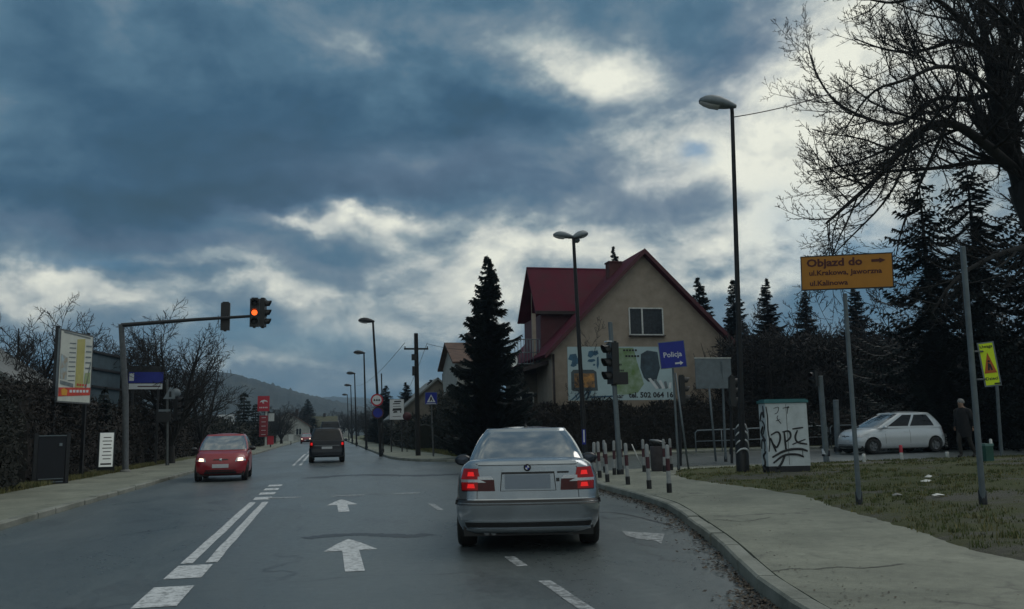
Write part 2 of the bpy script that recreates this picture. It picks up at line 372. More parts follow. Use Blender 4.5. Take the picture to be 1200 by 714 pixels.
def kerbm(t, b, v):
    fine = tn(t, v, 40, 6, .7); big = tn(t, v, 1.5, 6, .65)
    c = tr(t, big, [(.3, (.11, .12, .10)), (.7, (.25, .26, .23))]); c = tmix(t, .5, c, tr(t, fine, [(.25, .3), (.75, .75)]), 'OVERLAY')
    t.links.new(c, b.inputs['Base Color']); b.inputs['Roughness'].default_value = .85; tbump(t, b, fine, .5, .01)
def paintm(t, b, v):
    wear = tn(t, v, 11, 8, .8); fine = tn(t, v, 70, 4, .7)
    c = tmix(t, tr(t, wear, [(.47, 0.0), (.62, .85)]), (.56, .58, .59), (.09, .098, .10))
    c = tmix(t, .3, c, tr(t, fine, [(.3, .3), (.7, .8)]), 'OVERLAY')
    t.links.new(c, b.inputs['Base Color']); b.inputs['Roughness'].default_value = .6; b.inputs['Alpha'].default_value = 1.0
def tarm(t, b, v):
    c = tr(t, tn(t, v, 5, 6, .7), [(.35, (.012, .013, .015)), (.7, (.03, .031, .034))])
    t.links.new(c, b.inputs['Base Color']); b.inputs['Roughness'].default_value = .4
def hillm(t, b, v):
    c = tr(t, tn(t, v, .02, 8, .7), [(.35, (.012, .022, .026)), (.5, (.020, .032, .036)), (.68, (.050, .056, .048))])
    t.links.new(c, b.inputs['Base Color']); b.inputs['Roughness'].default_value = .95
def wornpaint(t, b, v):
    c = tmix(t, tr(t, tn(t, v, 9, 9, .85), [(.42, 0.0), (.56, .92)]), (.42, .44, .45), (.075, .083, .085))
    t.links.new(c, b.inputs['Base Color']); b.inputs['Roughness'].default_value = .55
MWP = ground_mat('worn road paint', wornpaint)
MAS, MPV, MGR, MKB, MPT, MTR, MHL = [ground_mat(n, f) for n, f in (('asphalt', asphalt), ('paving', paving), ('winter grass', grassm), ('kerb stone', kerbm), ('road paint', paintm), ('tar', tarm), ('forest hillside', hillm))]

# ------------------------------------------------------------------ ground sheets
def structure(name, mb, m, fix=True): return tag(mb.build(name, m, fix=fix), kind='structure')
b = MB(); b.add([(-4000, -400, -.05), (4000, -400, -.05), (4000, 6000, -.05), (-4000, 6000, -.05)], [(0, 1, 2, 3)]); structure('ground', b, MGR)
b = MB(); b.add([(-5.05, -12, 0), (60, -12, 0), (60, 44, 0), (3.6, 50, 0), (3.2, 52, 0), (3.2, 700, 0), (-5.05, 700, 0)], [tuple(range(7))]); structure('road', b, MAS)

ZK = .12
kpx = [(940, 714), (914, 696), (881, 674), (845, 635), (810, 609), (784, 590), (765, 584), (745, 578), (725, 573), (706, 568.5), (694, 564), (689, 559), (693, 554.5), (710, 551.5), (740, 549.5), (790, 547.5)]
kp = [G(x, y, ZK) for x, y in kpx]
kp = [Vector((2.7, -8, ZK)), Vector((2.75, 0, ZK)), Vector((2.9, 3.6, ZK))] + kp + [Vector((16, 26.2, ZK)), Vector((30, 26.4, ZK)), Vector((58, 25.5, ZK))]
def smooth_line(pts, it=2):
    for _ in range(it):
        q = [pts[0]]
        for a, c in zip(pts, pts[1:]): q += [a*.75+c*.25, a*.25+c*.75]
        pts = q+[pts[-1]]
    return pts
kp = smooth_line(kp, 2)
def offset_line(pts, d):
    o = []
    for i, p in enumerate(pts):
        t = (pts[min(i+1, len(pts)-1)]-pts[max(i-1, 0)]); t.z = 0; t.normalize()
        o.append(p + Vector((t.y, -t.x, 0))*d)
    return o
def resample(pts, step):
    o = [pts[0]]; acc_ = 0
    for a, c in zip(pts, pts[1:]):
        l = (c-a).length; s = step-acc_
        while s <= l:
            o.append(a.lerp(c, s/l)); s += step
        acc_ = (acc_+l) % step if l else acc_
    return o
def kerb(name, line, side, z1=ZK+.006, width=.16):
    st = resample(line, 1.0); mb = MB()
    inn = offset_line(st, side*width); inn[0] = inn[0]
    r2 = random.Random(3)
    for i in range(len(st)-1):
        a, c, d_, e = st[i], st[i+1], inn[i+1], inn[i]
        g = .012
        a2, c2 = a.lerp(c, g), c.lerp(a, g); e2, d2 = e.lerp(d_, g), d_.lerp(e, g)
        dz = r2.uniform(-.008, .008); j = r2.uniform(-.008, .008)
        n_ = (e-a).normalized()*j
        P = [a2+n_, c2+n_, d2+n_, e2+n_]
        ch = (e-a).normalized()*.02
        vs = [(p.x, p.y, -.04) for p in P]+[(p.x, p.y, z1+dz-(.02 if k < 2 else 0)) for k, p in enumerate(P)]
        q0, q1 = P[0]+ch, P[1]+ch
        vs += [(q0.x, q0.y, z1+dz), (q1.x, q1.y, z1+dz)]
        mb.add(vs, [(0, 1, 5, 4), (4, 5, 9, 8), (8, 9, 6, 7), (2, 3, 7, 6), (1, 2, 6, 9, 5), (0, 4, 8, 7, 3)])
    return structure(name, mb, MKB)
kerb('kerb', kp, 1)
kin = offset_line(kp, .195)
# paving slab of the near corner
b = MB(); poly = [(p.x, p.y) for p in kin]+[(58, -8)]
b.prism(poly, -.04, ZK); structure('pavement', b, MPV)
# grass bank
gpx = [(788, 556), (800, 560), (810, 562.5), (850, 568), (888, 572.5), (940, 581), (983, 596), (1027, 609), (1070, 622), (1113, 637), (1157, 650), (1200, 659), (1300, 690), (1400, 730)]
gp_ = [G(x, y, ZK) for x, y in gpx] + [Vector((9.5, 2, 0)), Vector((10, -8, 0)), Vector((56, -8, 0)), Vector((56, 25.2, 0)), Vector((30, 25.9, 0)), Vector((16, 25.7, 0)), G(800, 551, ZK)]
gpoly = [(p.x, p.y) for p in gp_]
def inside(x, y, P):
    c = False; j = len(P)-1
    for i in range(len(P)):
        if (P[i][1] > y) != (P[j][1] > y) and x < (P[j][0]-P[i][0])*(y-P[i][1])/(P[j][1]-P[i][1])+P[i][0]: c = not c
        j = i
    return c
def dist(x, y, P):
    m = 1e9
    for i in range(len(P)):
        ax, ay = P[i]; bx, by = P[(i+1) % len(P)]; dx, dy = bx-ax, by-ay
        t = max(0, min(1, ((x-ax)*dx+(y-ay)*dy)/(dx*dx+dy*dy+1e-9))); m = min(m, math.hypot(x-ax-t*dx, y-ay-t*dy))
    return m
def grass_z(x, y):
    d = dist(x, y, gpoly); s = 1 if inside(x, y, gpoly) else -1
    d *= s
    nz = noise.noise(Vector((x*.8, y*.8, 0)))*.04+noise.noise(Vector((x*3, y*3, 5)))*.012
    if d < 0: return ZK-.004+max(d*.5, -.06)+nz*.4
    k = min(1, d/4.0); k = k*k*(3-2*k)
    rise = min(1, max(0, (x-8)/16)) * .14
    return ZK+.012+min(d, .3)*.08 + nz*(.3+k) + k*(.05+rise)
nx, ny = 190, 140; x0, x1, y0, y1 = 4.0, 56.0, -8.0, 26.6
b = MB(); vs = []; 
xsl = [x0+(x1-x0)*(i/nx)**1.35 for i in range(nx+1)]
for j in range(ny+1):
    for i in range(nx+1):
        x = xsl[i]; y = y0+(y1-y0)*j/ny; vs.append((x, y, grass_z(x, y)))
fs = []
for j in range(ny):
    for i in range(nx):
        a = j*(nx+1)+i
        xc, yc = (vs[a][0]+vs[a+1][0])/2, vs[a][1]
        if inside(xc, yc, gpoly) or dist(xc, yc, gpoly) < .35: fs.append((a, a+1, a+nx+2, a+nx+1))
b.add(vs, fs, 0, True); structure('grass_verge', b, MGR)

# far corner block
kf = smooth_line([Vector((3.25, 700, ZK)), Vector((3.25, 60, ZK)), Vector((3.25, 50, ZK)), Vector((3.3, 45.5, ZK)), Vector((4.0, 41.0, ZK)), Vector((6.0, 39.0, ZK)), Vector((10, 38.4, ZK)), Vector((18, 37.2, ZK)), Vector((33, 33.2, ZK)), Vector((58, 30, ZK))], 2)
kerb('kerb', [p for p in kf if p.y < 140], -1)
kfi = offset_line(kf, -.165)
b = MB(); b.prism([(p.x, p.y) for p in kfi]+[(58, 33.5), (33, 36), (18, 39.7), (8.0, 41.5), (6.4, 47), (5.9, 56), (5.6, 700)], -.04, ZK); structure('pavement', b, MPV)
b = MB(); P = [(58, 33.5), (33, 36), (18, 39.7), (8.0, 41.5), (6.4, 47), (5.9, 56), (5.6, 700), (60, 700), (60, 34)]
b.prism(P, -.04, ZK+.02); structure('grass_bank', b, MGR)
# the side street climbs gently away from the junction, with its far pavement and bank
def sst(k): k = max(0, min(1, k)); return k*k*(3-2*k)
def rise(x, y): return .22*sst((x-10)/11)*sst((y-26.5)/1.6)
for o_ in col.objects:
    if o_.type == 'MESH' and o_.name in ('kerb.001', 'pavement.001', 'grass_bank'):
        for v_ in o_.data.vertices: v_.co.z += rise(v_.co.x, v_.co.y)
b = MB(); vs = [(10+i*1.0, 26.45+j*.35, .006+rise(10+i*1.0, 26.45+j*.35)) for j in range(50) for i in range(49)]
b.add(vs, [(j*49+i, j*49+i+1, (j+1)*49+i+1, (j+1)*49+i) for j in range(49) for i in range(48)], 0, True); structure('side_road', b, MAS)
# left pavement
kl = [Vector((-5.0, y, .10)) for y in (-12, 0, 40, 140)]
kerb('kerb', kl, -1, .104)
b = MB(); b.prism([(-5.165, -12), (-5.165, 700), (-7.75, 700), (-7.75, -12)], -.04, .10); structure('pavement', b, MPV)
b = MB(); vs = []; 
for j in range(160):
    y = -12+j*.8
    for i in range(14):
        x = -7.55-i*.35 if i < 10 else -10.7-(i-9)*5
        vs.append((x, y, .085+min(.12, i*.035)+noise.noise(Vector((x*1.5, y*1.5, 1)))*.03))
fs = [(j*14+i, j*14+i+1, (j+1)*14+i+1, (j+1)*14+i) for j in range(159) for i in range(13)]
b.add(vs, fs, 0, True); structure('grass_strip', b, MGR)

# markings
ZM = .004
def quad_px(mb, pts, z=ZM): mb.add([Vector((*(G(x, y).xy), z)) for x, y in pts], [tuple(range(len(pts)))])
b = MB()
def strip(mb, xa, xb, ya, yb, z=ZM, n=1):
    mb.add([(xa, ya, z), (xb, ya, z), (xb, yb, z), (xa, yb, z)], [(0, 1, 2, 3)])
def line(mb, x, ya, yb, wd=.12, step=.5):
    n = max(1, int((yb-ya)/step)); r2 = random.Random(int(x*10+ya))
    vs = []
    for i in range(n+1):
        y = ya+(yb-ya)*i/n; j = r2.uniform(-.006, .006); vs += [(x-wd/2+j, y, ZM), (x+wd/2+j, y, ZM)]
    mb.add(vs, [(2*i, 2*i+1, 2*i+3, 2*i+2) for i in range(n)])
gA = G(235, 660); gB = G(322, 573)
line(b, gA.x-.145, gA.y, 19.0, .13); line(b, gA.x+.11, gA.y, 19.0, .13)
structure('centre_line', b, MPT)
b = MB()
for (ya, yb) in ((664, 679), (688, 711), (730, 770)):
    A, C = G(200, ya), G(200, yb); c = gA.x-.02
    strip(b, c-.19, c+.17, C.y, A.y)
for y in (19.7, 21.3, 22.9, 24.5): strip(b, gA.x-.20, gA.x+.16, y, y+.8)
structure('wide_dashes', b, MPT)
b = MB()
for (x, ya, yb) in ((gA.x-.1, 40, 62), (gA.x+.2, 40, 62), (gA.x, 66, 300)): line(b, x, ya, yb, .12)
structure('centre_line', b, MPT)
b = MB()
lx = 2.0
for (ya, yb) in ((3.0, 5.0), (6.55, 8.0), (8.9, 9.6), (12.3, 13.5), (15.5, 17)): line(b, lx, ya, yb, .12, .3)
structure('lane_line', b, MWP)
b = MB()
for (xa, xb) in ((-1.25, -.55), (.1, .85), (1.5, 2.1)) : strip(b, xa, xb, 19.9, 20.2)
structure('stop_line', b, MWP)
def arrow(pos, ang, Lh, wd, Ls, ws, name='lane_arrow'):
    mb = MB(); c, s_ = math.cos(ang), math.sin(ang)
    P = [(-ws/2, 0), (ws/2, 0), (ws/2, Ls), (wd/2, Ls), (wd/2*.45, Ls+Lh*.62), (0, Ls+Lh), (-wd/2*.45, Ls+Lh*.62), (-wd/2, Ls), (-ws/2, Ls)]
    mb.add([(pos[0]+x*c-y*s_, pos[1]+x*s_+y*c, ZM) for x, y in P], [tuple(range(9))])
    return structure(name, mb, MPT)
A0 = G(416, 670); A1 = G(409, 645.5); A2 = G(409, 632)
arrow((A0.x, A0.y), 0, A2.y-A1.y, .64, A1.y-A0.y, .20)
A0 = G(403, 600); A1 = G(401, 592); A2 = G(400, 585.5)
arrow((A0.x, A0.y), 0, A2.y-A1.y, .60, A1.y-A0.y, .20)
# worn right-turn arrow beside the kerb
b = MB()
quad_px(b, [(728, 622), (744, 624), (768, 625), (779, 626), (775, 638), (768, 634), (748, 632), (734, 628)])
structure('turn_arrow', b, MWP)
# tar seams and patches
def ribbon(name, pts, wd, m, z=ZM*.5, jit=.35):
    pts = smooth_line([Vector(p) for p in pts], 3); r2 = random.Random(len(pts)+int(wd*1000)); vs = []
    for i, p in enumerate(pts):
        t = (pts[min(i+1, len(pts)-1)]-pts[max(i-1, 0)]).normalized(); n_ = Vector((t.y, -t.x, 0))
        e = min(1, i/3, (len(pts)-1-i)/3)
        wA = wd*(1-jit+jit*2*r2.random())*.5*e; wB = wd*(1-jit+jit*2*r2.random())*.5*e
        vs += [(p.x+n_.x*wA, p.y+n_.y*wA, z), (p.x-n_.x*wB, p.y-n_.y*wB, z)]
    mb = MB(); mb.add(vs, [(2*i, 2*i+1, 2*i+3, 2*i+2) for i in range(len(pts)-1)]); return structure(name, mb, m)
ribbon('tar_seam', [G(355, 631), G(385, 628), G(420, 626), (G(450, 627)), G(480, 629), G(505, 626)], .30, MTR)
ribbon('tar_seam', [G(358, 561), G(420, 556), G(480, 558), G(535, 556), G(620, 553)], .9, MTR)
ribbon('tar_seam', [G(790, 617), G(740, 604), G(715, 600), G(700, 601)], .06, MTR)

MCR = mat('dirty pavement joint', (.075, .078, .066), .9, 0, .3, 6)
for i_, pts_ in enumerate([[(826, 611), (838, 609), (852, 610), (872, 612), (888, 609), (905, 606)], [(905, 670), (930, 666), (950, 668), (985, 664), (1010, 667), (1060, 661)], [(790, 583), (830, 580), (870, 581)]]):
    ribbon('pavement_crack', [G(x, y, ZK) for x, y in pts_], .022+.006*(i_ % 3), MCR, z=ZK+.003, jit=.95)

# ------------------------------------------------------------------ cars
def interp(tab, x):
    if x <= tab[0][0]: return tab[0][1]
    for (a, va), (c, vc) in zip(tab, tab[1:]):
        if x <= c:
            k = (x-a)/(c-a); k = k*k*(3-2*k) if False else k; return va+(vc-va)*k
    return tab[-1][1]
def smoothtab(tab):
    xs = [p[0] for p in tab]
    def f(x):
        h = .06*(xs[-1]-xs[0]); return sum(interp(tab, x+h*q) for q in (-1, -.5, 0, .5, 1))/5
    return f
class Car:
    """ local frame: forward +Y, rear end at y=-L/2 """
    def __init__(s, L, levels, ztop, zb, bowR=.10, bowF=.16, rcR=.30, rcF=.42, cut=None):
        s.L = L; s.lv = levels; s.ztop = smoothtab(ztop); s.zb = zb; s.bR, s.bF, s.rR, s.rF = bowR, bowF, rcR, rcF
    def at(s, t):
        k = [q[0] for q in s.lv]
        return tuple(interp([(q[0], q[j]) for q in s.lv], t) for j in (1, 2, 3))
    def end(s, x, a, bow, rc):
        ax = min(abs(x), a); y = bow*(ax/a)**2
        if ax > a-rc:
            q = (ax-(a-rc))/rc; y += rc*(1-max(0, 1-q**2.3)**(1/2.3))
        return y
    def outline(s, t, nx=27, ny=22):
        a, ro, fo = s.at(t); pts = []
        ss = [math.sin(math.pi/2*(-1+2*i/(nx-1))) for i in range(nx)]
        yr = -s.L/2+ro; yf = s.L/2-fo
        for q in ss: x = a*q; pts.append((x, yr+s.end(x, a, s.bR, s.rR)))
        y1 = yr+s.bR+s.rR; y2 = yf-s.bF-s.rF
        for i in range(1, ny): pts.append((a, y1+(y2-y1)*i/ny))
        for q in reversed(ss): x = a*q; pts.append((x, yf-s.end(x, a, s.bF, s.rF)))
        for i in range(1, ny): pts.append((-a, y2+(y1-y2)*i/ny))
        return pts
    def taper(s, y): return 1-.05*abs(y/(s.L/2))**3
    def z(s, t, y): return s.zb+t*(s.ztop(y)-s.zb)
    def body(s, name, m, parent, wheels, wr, sharp=38):
        mb = MB(); vs = []; ts = []
        for q, r_ in zip(s.lv, s.lv[1:]):
            n = max(1, int(round((r_[0]-q[0])/.07)))
            ts += [q[0]+(r_[0]-q[0])*i/n for i in range(n)]
        ts.append(s.lv[-1][0])
        rings = []
        for t in ts:
            rings.append([(x*s.taper(y), y, s.z(t, y)) for x, y in s.outline(t)])
        base = s.outline(1.0)
        for (k, c) in ((.985, .012), (.95, .022), (.8, .04), (.55, .055), (.25, .06)):
            rg = []
            for x, y in base:
                yy = y*(1-(1-k)*.55); rg.append((x*k*s.taper(yy), yy, s.ztop(yy)+c))
            rings.append(rg)
        n = len(base)
        for r_ in rings: vs += r_
        fs = [(i*n+k, i*n+(k+1) % n, (i+1)*n+(k+1) % n, (i+1)*n+k) for i in range(len(rings)-1) for k in range(n)]
        fs.append([k for k in reversed(range(n))]); fs.append([(len(rings)-1)*n+k for k in range(n)])
        mb.add(vs, fs, 0, True)
        o = mb.build(name, m, None)
        cb = MB()
        for wy in wheels: cb.tube([(-1.5, wy, wr[0]), (1.5, wy, wr[0])], wr[1], 40, smooth=True)
        c = cb.build('cut', m)
        md = o.modifiers.new('b', 'BOOLEAN'); md.object = c; md.operation = 'DIFFERENCE'; md.solver = 'EXACT'
        dg = bpy.context.evaluated_depsgraph_get(); me = bpy.data.meshes.new_from_object(o.evaluated_get(dg))
        o.modifiers.clear(); old = o.data; o.data = me; bpy.data.meshes.remove(old); me.name = name
        bpy.data.objects.remove(c); me.set_sharp_from_angle(angle=R(sharp)); o.parent = parent
        # dark inner well
        return o
    def tz(s, z, y): return max(0, min(1, (z-s.zb)/(s.ztop(y)-s.zb)))
    def rear(s, x, z, off=0):
        t = s.tz(z, -s.L/2+.1); a, ro, fo = s.at(t); y = -s.L/2+ro+s.end(x, a, s.bR, s.rR)
        return Vector((x*s.taper(y), y, z)), a
    def front(s, x, z):
        t = s.tz(z, s.L/2-.15); a, ro, fo = s.at(t); y = s.L/2-fo-s.end(x, a, s.bF, s.rF)
        return Vector((x*s.taper(y), y, z)), a
    def side(s, y, z, sg):
        a = s.at(s.tz(z, y))[0]; return Vector((sg*a*s.taper(y), y, z))
def surf_patch(fn, uv, nu, nv, off, name, m, parent, thick=.03, smooth=True):
    """ uv: 4 corners (u,v); fn(u,v)->point; makes a raised patch lying on the surface """
    (a, b_, c, d) = [Vector(p) for p in uv]; mb = MB(); outer = []; 
    e = 1e-3
    for j in range(nv+1):
        for i in range(nu+1):
            p = a.lerp(b_, i/nu).lerp(d.lerp(c, i/nu), j/nv)
            q = fn(p.x, p.y); du = fn(p.x+e, p.y)-fn(p.x-e, p.y); dv = fn(p.x, p.y+e)-fn(p.x, p.y-e)
            n = du.cross(dv)
            n = n.normalized() if n.length > 1e-12 else Vector((0, 0, 1))
            outer.append((q, n))
    # orient normals outwards using centroid of the car (0,0,.6)
    vs = []
    for q, n in outer:
        if n.dot(q-Vector((0, 0, .7))) < 0: n = -n
        vs.append(q+n*off)
    vb = []
    for q, n in outer:
        if n.dot(q-Vector((0, 0, .7))) < 0: n = -n
        vb.append(q-n*thick)
    W = nu+1; fs = [(j*W+i, j*W+i+1, (j+1)*W+i+1, (j+1)*W+i) for j in range(nv) for i in range(nu)]
    mb.add(vs, fs, 0, smooth); 
    rim = [i for i in range(W)]+[j*W+nu for j in range(1, nv+1)]+[nv*W+i for i in reversed(range(nu))]+[j*W for j in reversed(range(1, nv))]
    nn = len(rim); mb.add([vs[i] for i in rim]+[vb[i] for i in rim], [(i, (i+1) % nn, nn+(i+1) % nn, nn+i) for i in range(nn)])
    return mb.build(name, m, parent)
class House:   # greenhouse (cabin)
    def __init__(s, bot, top, crown=.05, bulge=.02):
        # bot/top: (halfwidth, yrear, yfront, z, bowR, bowF, rc)
        s.b, s.t, s.crown, s.bulge = bot, top, crown, bulge
    def ring(s, q, nx=21, ny=16):
        a, yr, yf, z, bR, bF, rc = q; pts = []
        def end(x, bow):
            ax = abs(x); y = bow*(ax/a)**2
            if ax > a-rc: g = (ax-(a-rc))/rc; y += rc*(1-max(0, 1-g**2.2)**(1/2.2))
            return y
        ss = [math.sin(math.pi/2*(-1+2*i/(nx-1))) for i in range(nx)]
        for g in ss: pts.append((a*g, yr+end(a*g, bR), z))
        y1, y2 = yr+bR+rc, yf-bF-rc
        for i in range(1, ny): pts.append((a, y1+(y2-y1)*i/ny, z))
        for g in reversed(ss): pts.append((a*g, yf-end(a*g, bF), z))
        for i in range(1, ny): pts.append((-a, y2+(y1-y2)*i/ny, z))
        return pts
    def fn(s):
        B_, T_ = s.ring(s.b), s.ring(s.t); n = len(B_)
        def f(u, v):
            i = int(math.floor(u)); k = u-i
            p = Vector(B_[i % n]).lerp(Vector(B_[(i+1) % n]), k); q = Vector(T_[i % n]).lerp(Vector(T_[(i+1) % n]), k)
            r = p.lerp(q, v); g = 4*v*(1-v)*s.bulge; l = math.hypot(r.x*1.0, (r.y-(s.t[1]+s.t[2])/2)*.5)+1e-6
            r.x *= 1+g/max(.4, abs(r.x)+.3) ; r.z += g*.5; return r
        return f, n
    def build(s, name, m, parent):
        f, n = s.fn(); mb = MB(); vs = []; V = [0, .15, .3, .5, .7, .85, .95, 1]
        for v in V: vs += [f(u, v) for u in range(n)]
        T_ = s.ring(s.t); cy = (s.t[1]+s.t[2])/2; nr = len(V)
        for (k, c) in ((.985, .018), (.94, .032), (.8, .6), (.5, .9), (.2, 1.0)):
            c = c if c < .05 else s.crown*c
            c = max(c, .0)
            vs += [Vector((p[0]*k, cy+(p[1]-cy)*k, p[2]+ (s.crown*(1-((k-.2)/.8)**2) if k < .9 else c*min(1, s.crown/.05)))) for p in T_]; nr += 1
        fs = [(i*n+k, i*n+(k+1) % n, (i+1)*n+(k+1) % n, (i+1)*n+k) for i in range(nr-1) for k in range(n)]
        fs.append([(nr-1)*n+k for k in range(n)]); mb.add(vs, fs, 0, True)
        return mb.build(name, m, parent, sharp=50)
    def glass(s, name, m, parent, u0, u1, v0, v1, off=.006, inset=(0, 0)):
        f, n = s.fn(); nu = max(2, int(abs(u1-u0))*2)
        return surf_patch(f, [(u0+inset[0], v0), (u1-inset[0], v0), (u1-inset[1], v1), (u0+inset[1], v1)], nu, 6, off, name, m, parent, .004)
def wheel(parent, x, y, r, wd, sg, rimm):
    mb = MB(); h = wd/2
    mb.lathe([(r*.62, -h), (r*.90, -h), (r*.975, -h*.8), (r, -h*.45), (r, h*.45), (r*.975, h*.8), (r*.90, h), (r*.62, h), (r*.62, -h)], (0, 0, 0), 'X', 32)
    o = mb.build('wheel', M['rubber'], parent, sharp=50); o.location = (x, y, r)
    q = MB(); zo = h*.75*sg
    q.lathe([(r*.63, zo*.6), (r*.60, zo), (r*.55, zo*.9), (r*.5, zo*.55), (0, zo*.5)], (0, 0, 0), 'X', 32)
    for k in range(5):
        a = k*2*math.pi/5; q.box((zo*.86, math.cos(a)*r*.3, math.sin(a)*r*.3), (.03, r*.16, r*.56), rot=Matrix.Rotation(a-math.pi/2, 3, 'X'))
    q.lathe([(r*.13, zo*.5), (r*.13, zo), (0, zo)], (0, 0, 0), 'X', 16)
    q.build('rim', rimm, o, sharp=40)
    return o
def mirror(parent, x, y, z, sg, m, s=1.0):
    mb = MB()
    prof = [(.0, .02), (.03, .06), (.09, .075), (.15, .06), (.18, .015)]
    mb.lathe([(0.001, -.05)]+[(.095*s*k, q) for k, q in ((.7, -.045), (1, -.01), (.95, .03), (.6, .07))]+[(.001, .085)], (0, 0, 0), 'Y', 16)
    mb.v = [(v[0]*1.05*s, v[1]*s, v[2]*.72*s) for v in mb.v]
    mb.tube([(-sg*.10, .02, -.03), (-sg*.2, .03, -.05)], .025, 8)
    o = mb.build('mirror', m, parent, sharp=60); o.location = (x, y, z)
    g = MB(); g.lathe([(.001, -.054*s), (.075*s, -.051*s)], (0, 0, 0), 'Y', 16); g.v = [(v[0]*1.02, v[1], v[2]*.68) for v in g.v]; g.build('mirror_glass', M['mglass'], o)

# ---- silver saloon ahead (seen from the rear)
def saloon():
    p = thing('parked_car', (0, 0, 0), 0, 'silver four door saloon seen from behind with lit brake lamps and blank grey plate', 'car')
    p.name = 'saloon_car'
    Lc = 4.47
    lv = [(0.0, .76, .10, .12), (.04, .80, .05, .05), (.14, .845, .02, .02), (.27, .868, .015, .01), (.36, .872, .0, .0), (.432, .872, .0, .0), (.45, .866, .045, .04), (.60, .862, .055, .06), (.78, .845, .065, .10), (.90, .81, .075, .14), (.965, .775, .085, .19), (1.0, .735, .105, .25)]
    zt = [(-2.25, 1.03), (-1.9, 1.03), (-1.5, 1.01), (-1, .97), (.6, .95), (1.0, .93), (1.6, .87), (2.0, .78), (2.25, .70)]
    c = Car(Lc, lv, zt, .22, .07, .14, .26, .40)
    c.body('body', M['silver'], p, (-1.36, 1.37), (.33, .37))
    g = House((.735, -1.62, 1.0, .97, .16, .22, .16), (.545, -.72, .25, 1.385, .05, .08, .12), .055, .035)
    g.build('cabin', M['silver'], p)
    f, n = g.fn()
    g.glass('rear_window', M['glass'], p, 2.2, 17.8, .12, .93, .008, (0, .4))
    g.glass('windscreen', M['glass'], p, 21+15+2.2, 21+15+17.8, .1, .93)
    for s_ in (0, 1):
        u0 = 20 if s_ == 0 else 56
        g.glass('side_window', M['glass'], p, u0+3.2, u0+8.1, .1, .9, .006)
        g.glass('side_window', M['glass'], p, u0+8.5, u0+14.0, .1, .9, .006)
    rp = lambda x, z: c.rear(x, z)[0]
    def rpatch(name, m, q, off=.006, thick=.03, nu=10, nv=3, parent=p): return surf_patch(rp, q, nu, nv, off, name, m, parent, thick)
    rpatch('bumper_strip', M['black'], [(-.865, .548), (.865, .548), (.865, .600), (-.865, .600)], .010, .02, 40, 1)
    rpatch('bumper_trim', M['chrome'], [(-.86, .603), (.86, .603), (.86, .612), (-.86, .612)], .006, .02, 40, 1)
    rpatch('bumper_grille', M['black'], [(-.74, .300), (.74, .300), (.76, .352), (-.76, .352)], .006, .03, 40, 1)
    rpatch('bumper_edge', M['silver'], [(-.76, .362), (.76, .362), (.76, .378), (-.76, .378)], .014, .02, 40, 1)
    rpatch('bumper_edge', M['silver'], [(-.74, .268), (.74, .268), (.74, .288), (-.74, .288)], .014, .02, 40, 1)
    rpatch('plate_recess', M['black'], [(-.335, .700), (.345, .700), (.325, .915), (-.315, .915)], .003, .02)
    rpatch('plate_surround', M['silver'], [(-.325, .705), (.335, .705), (.315, .890), (-.305, .890)], .006, .02)
    rpatch('number_plate', M['plateg'], [(-.275, .722), (.275, .722), (.275, .885), (-.275, .885)], .014, .02)
    rpatch('boot_seam', M['black'], [(-.62, 1.004), (.62, 1.004), (.62, 1.010), (-.62, 1.010)], .002, .01, 20, 1)
    rpatch('boot_lip', M['silver'], [(-.60, .995), (.60, .995), (.58, 1.03), (-.58, 1.03)], .014, .05, 20, 2)
    for s_ in (-1, 1):
        X = lambda q: [(s_*x, z) for x, z in q]
        lamp = rpatch('tail_lamp', M['redlens'], X([(.395, .703), (.795, .703), (.80, .83), (.405, .83)]), .010)
        rpatch('upper_lens', M['redglow'], X([(.575, .83), (.80, .83), (.765, .955), (.60, .955)]), .010, parent=lamp)
        rpatch('clear_band', M['clear'], X([(.41, .834), (.60, .834), (.60, .868), (.44, .872)]), .014, parent=lamp)
        rpatch('lamp_divider', M['clear'], X([(.50, .80), (.795, .80), (.795, .835), (.58, .835)]), .013, parent=lamp)
        rpatch('brake_light', M['redlit'], X([(.635, .738), (.725, .738), (.715, .785), (.645, .785)]), .016, parent=lamp)
        rpatch('brake_light', M['redlit'], X([(.64, .872), (.72, .872), (.71, .918), (.65, .918)]), .016, parent=lamp)
        rpatch('outer_lens', M['redglow'], X([(.60, .715), (.785, .715), (.79, .805), (.60, .805)]), .013, parent=lamp)
        rpatch('quarter_gap', M['black'], X([(.612, .62), (.618, .62), (.60, .97), (.594, .97)]), .002, .01, 1, 8)
        wheel(p, s_*.745, -1.36, .32, .225, s_, M['steel']); wheel(p, s_*.745, 1.37, .32, .225, s_, M['steel'])
        mirror(p, s_*.93, .62, .97, s_, M['blackp'], 1.1)
        for (ya, yb) in ((-1.0, .0), (.02, 1.0)):
            for yy in (yb,): surf_patch(lambda y, z: c.side(y, z, s_), [(yy, .35), (yy+.006, .35), (yy+.006, .95), (yy, .95)], 1, 6, .002, 'door_seam', M['black'], p, .01)
        surf_patch(lambda y, z: c.side(y, z, s_), [(-2.0, .55), (1.9, .52), (1.9, .57), (-2.0, .60)], 20, 1, .010, 'side_moulding', M['black'], p, .01)
    rpatch('badge', M['inkb'], [(.36, .895), (.50, .895), (.50, .915), (.36, .915)], .007, .01)
    rpatch('boot_lock', M['black'], [(.345, .80), (.385, .80), (.385, .84), (.345, .84)], .006, .01, 2, 2)
    # roundel
    y0 = rp(0, .965).y
    e = MB(); e.lathe([(.001, -.006), (.040, -.006), (.043, 0.01)], (0, y0-.012, .963), 'Y', 24); rd = e.build('round_emblem', M['inkb'], p)
    q = MB()
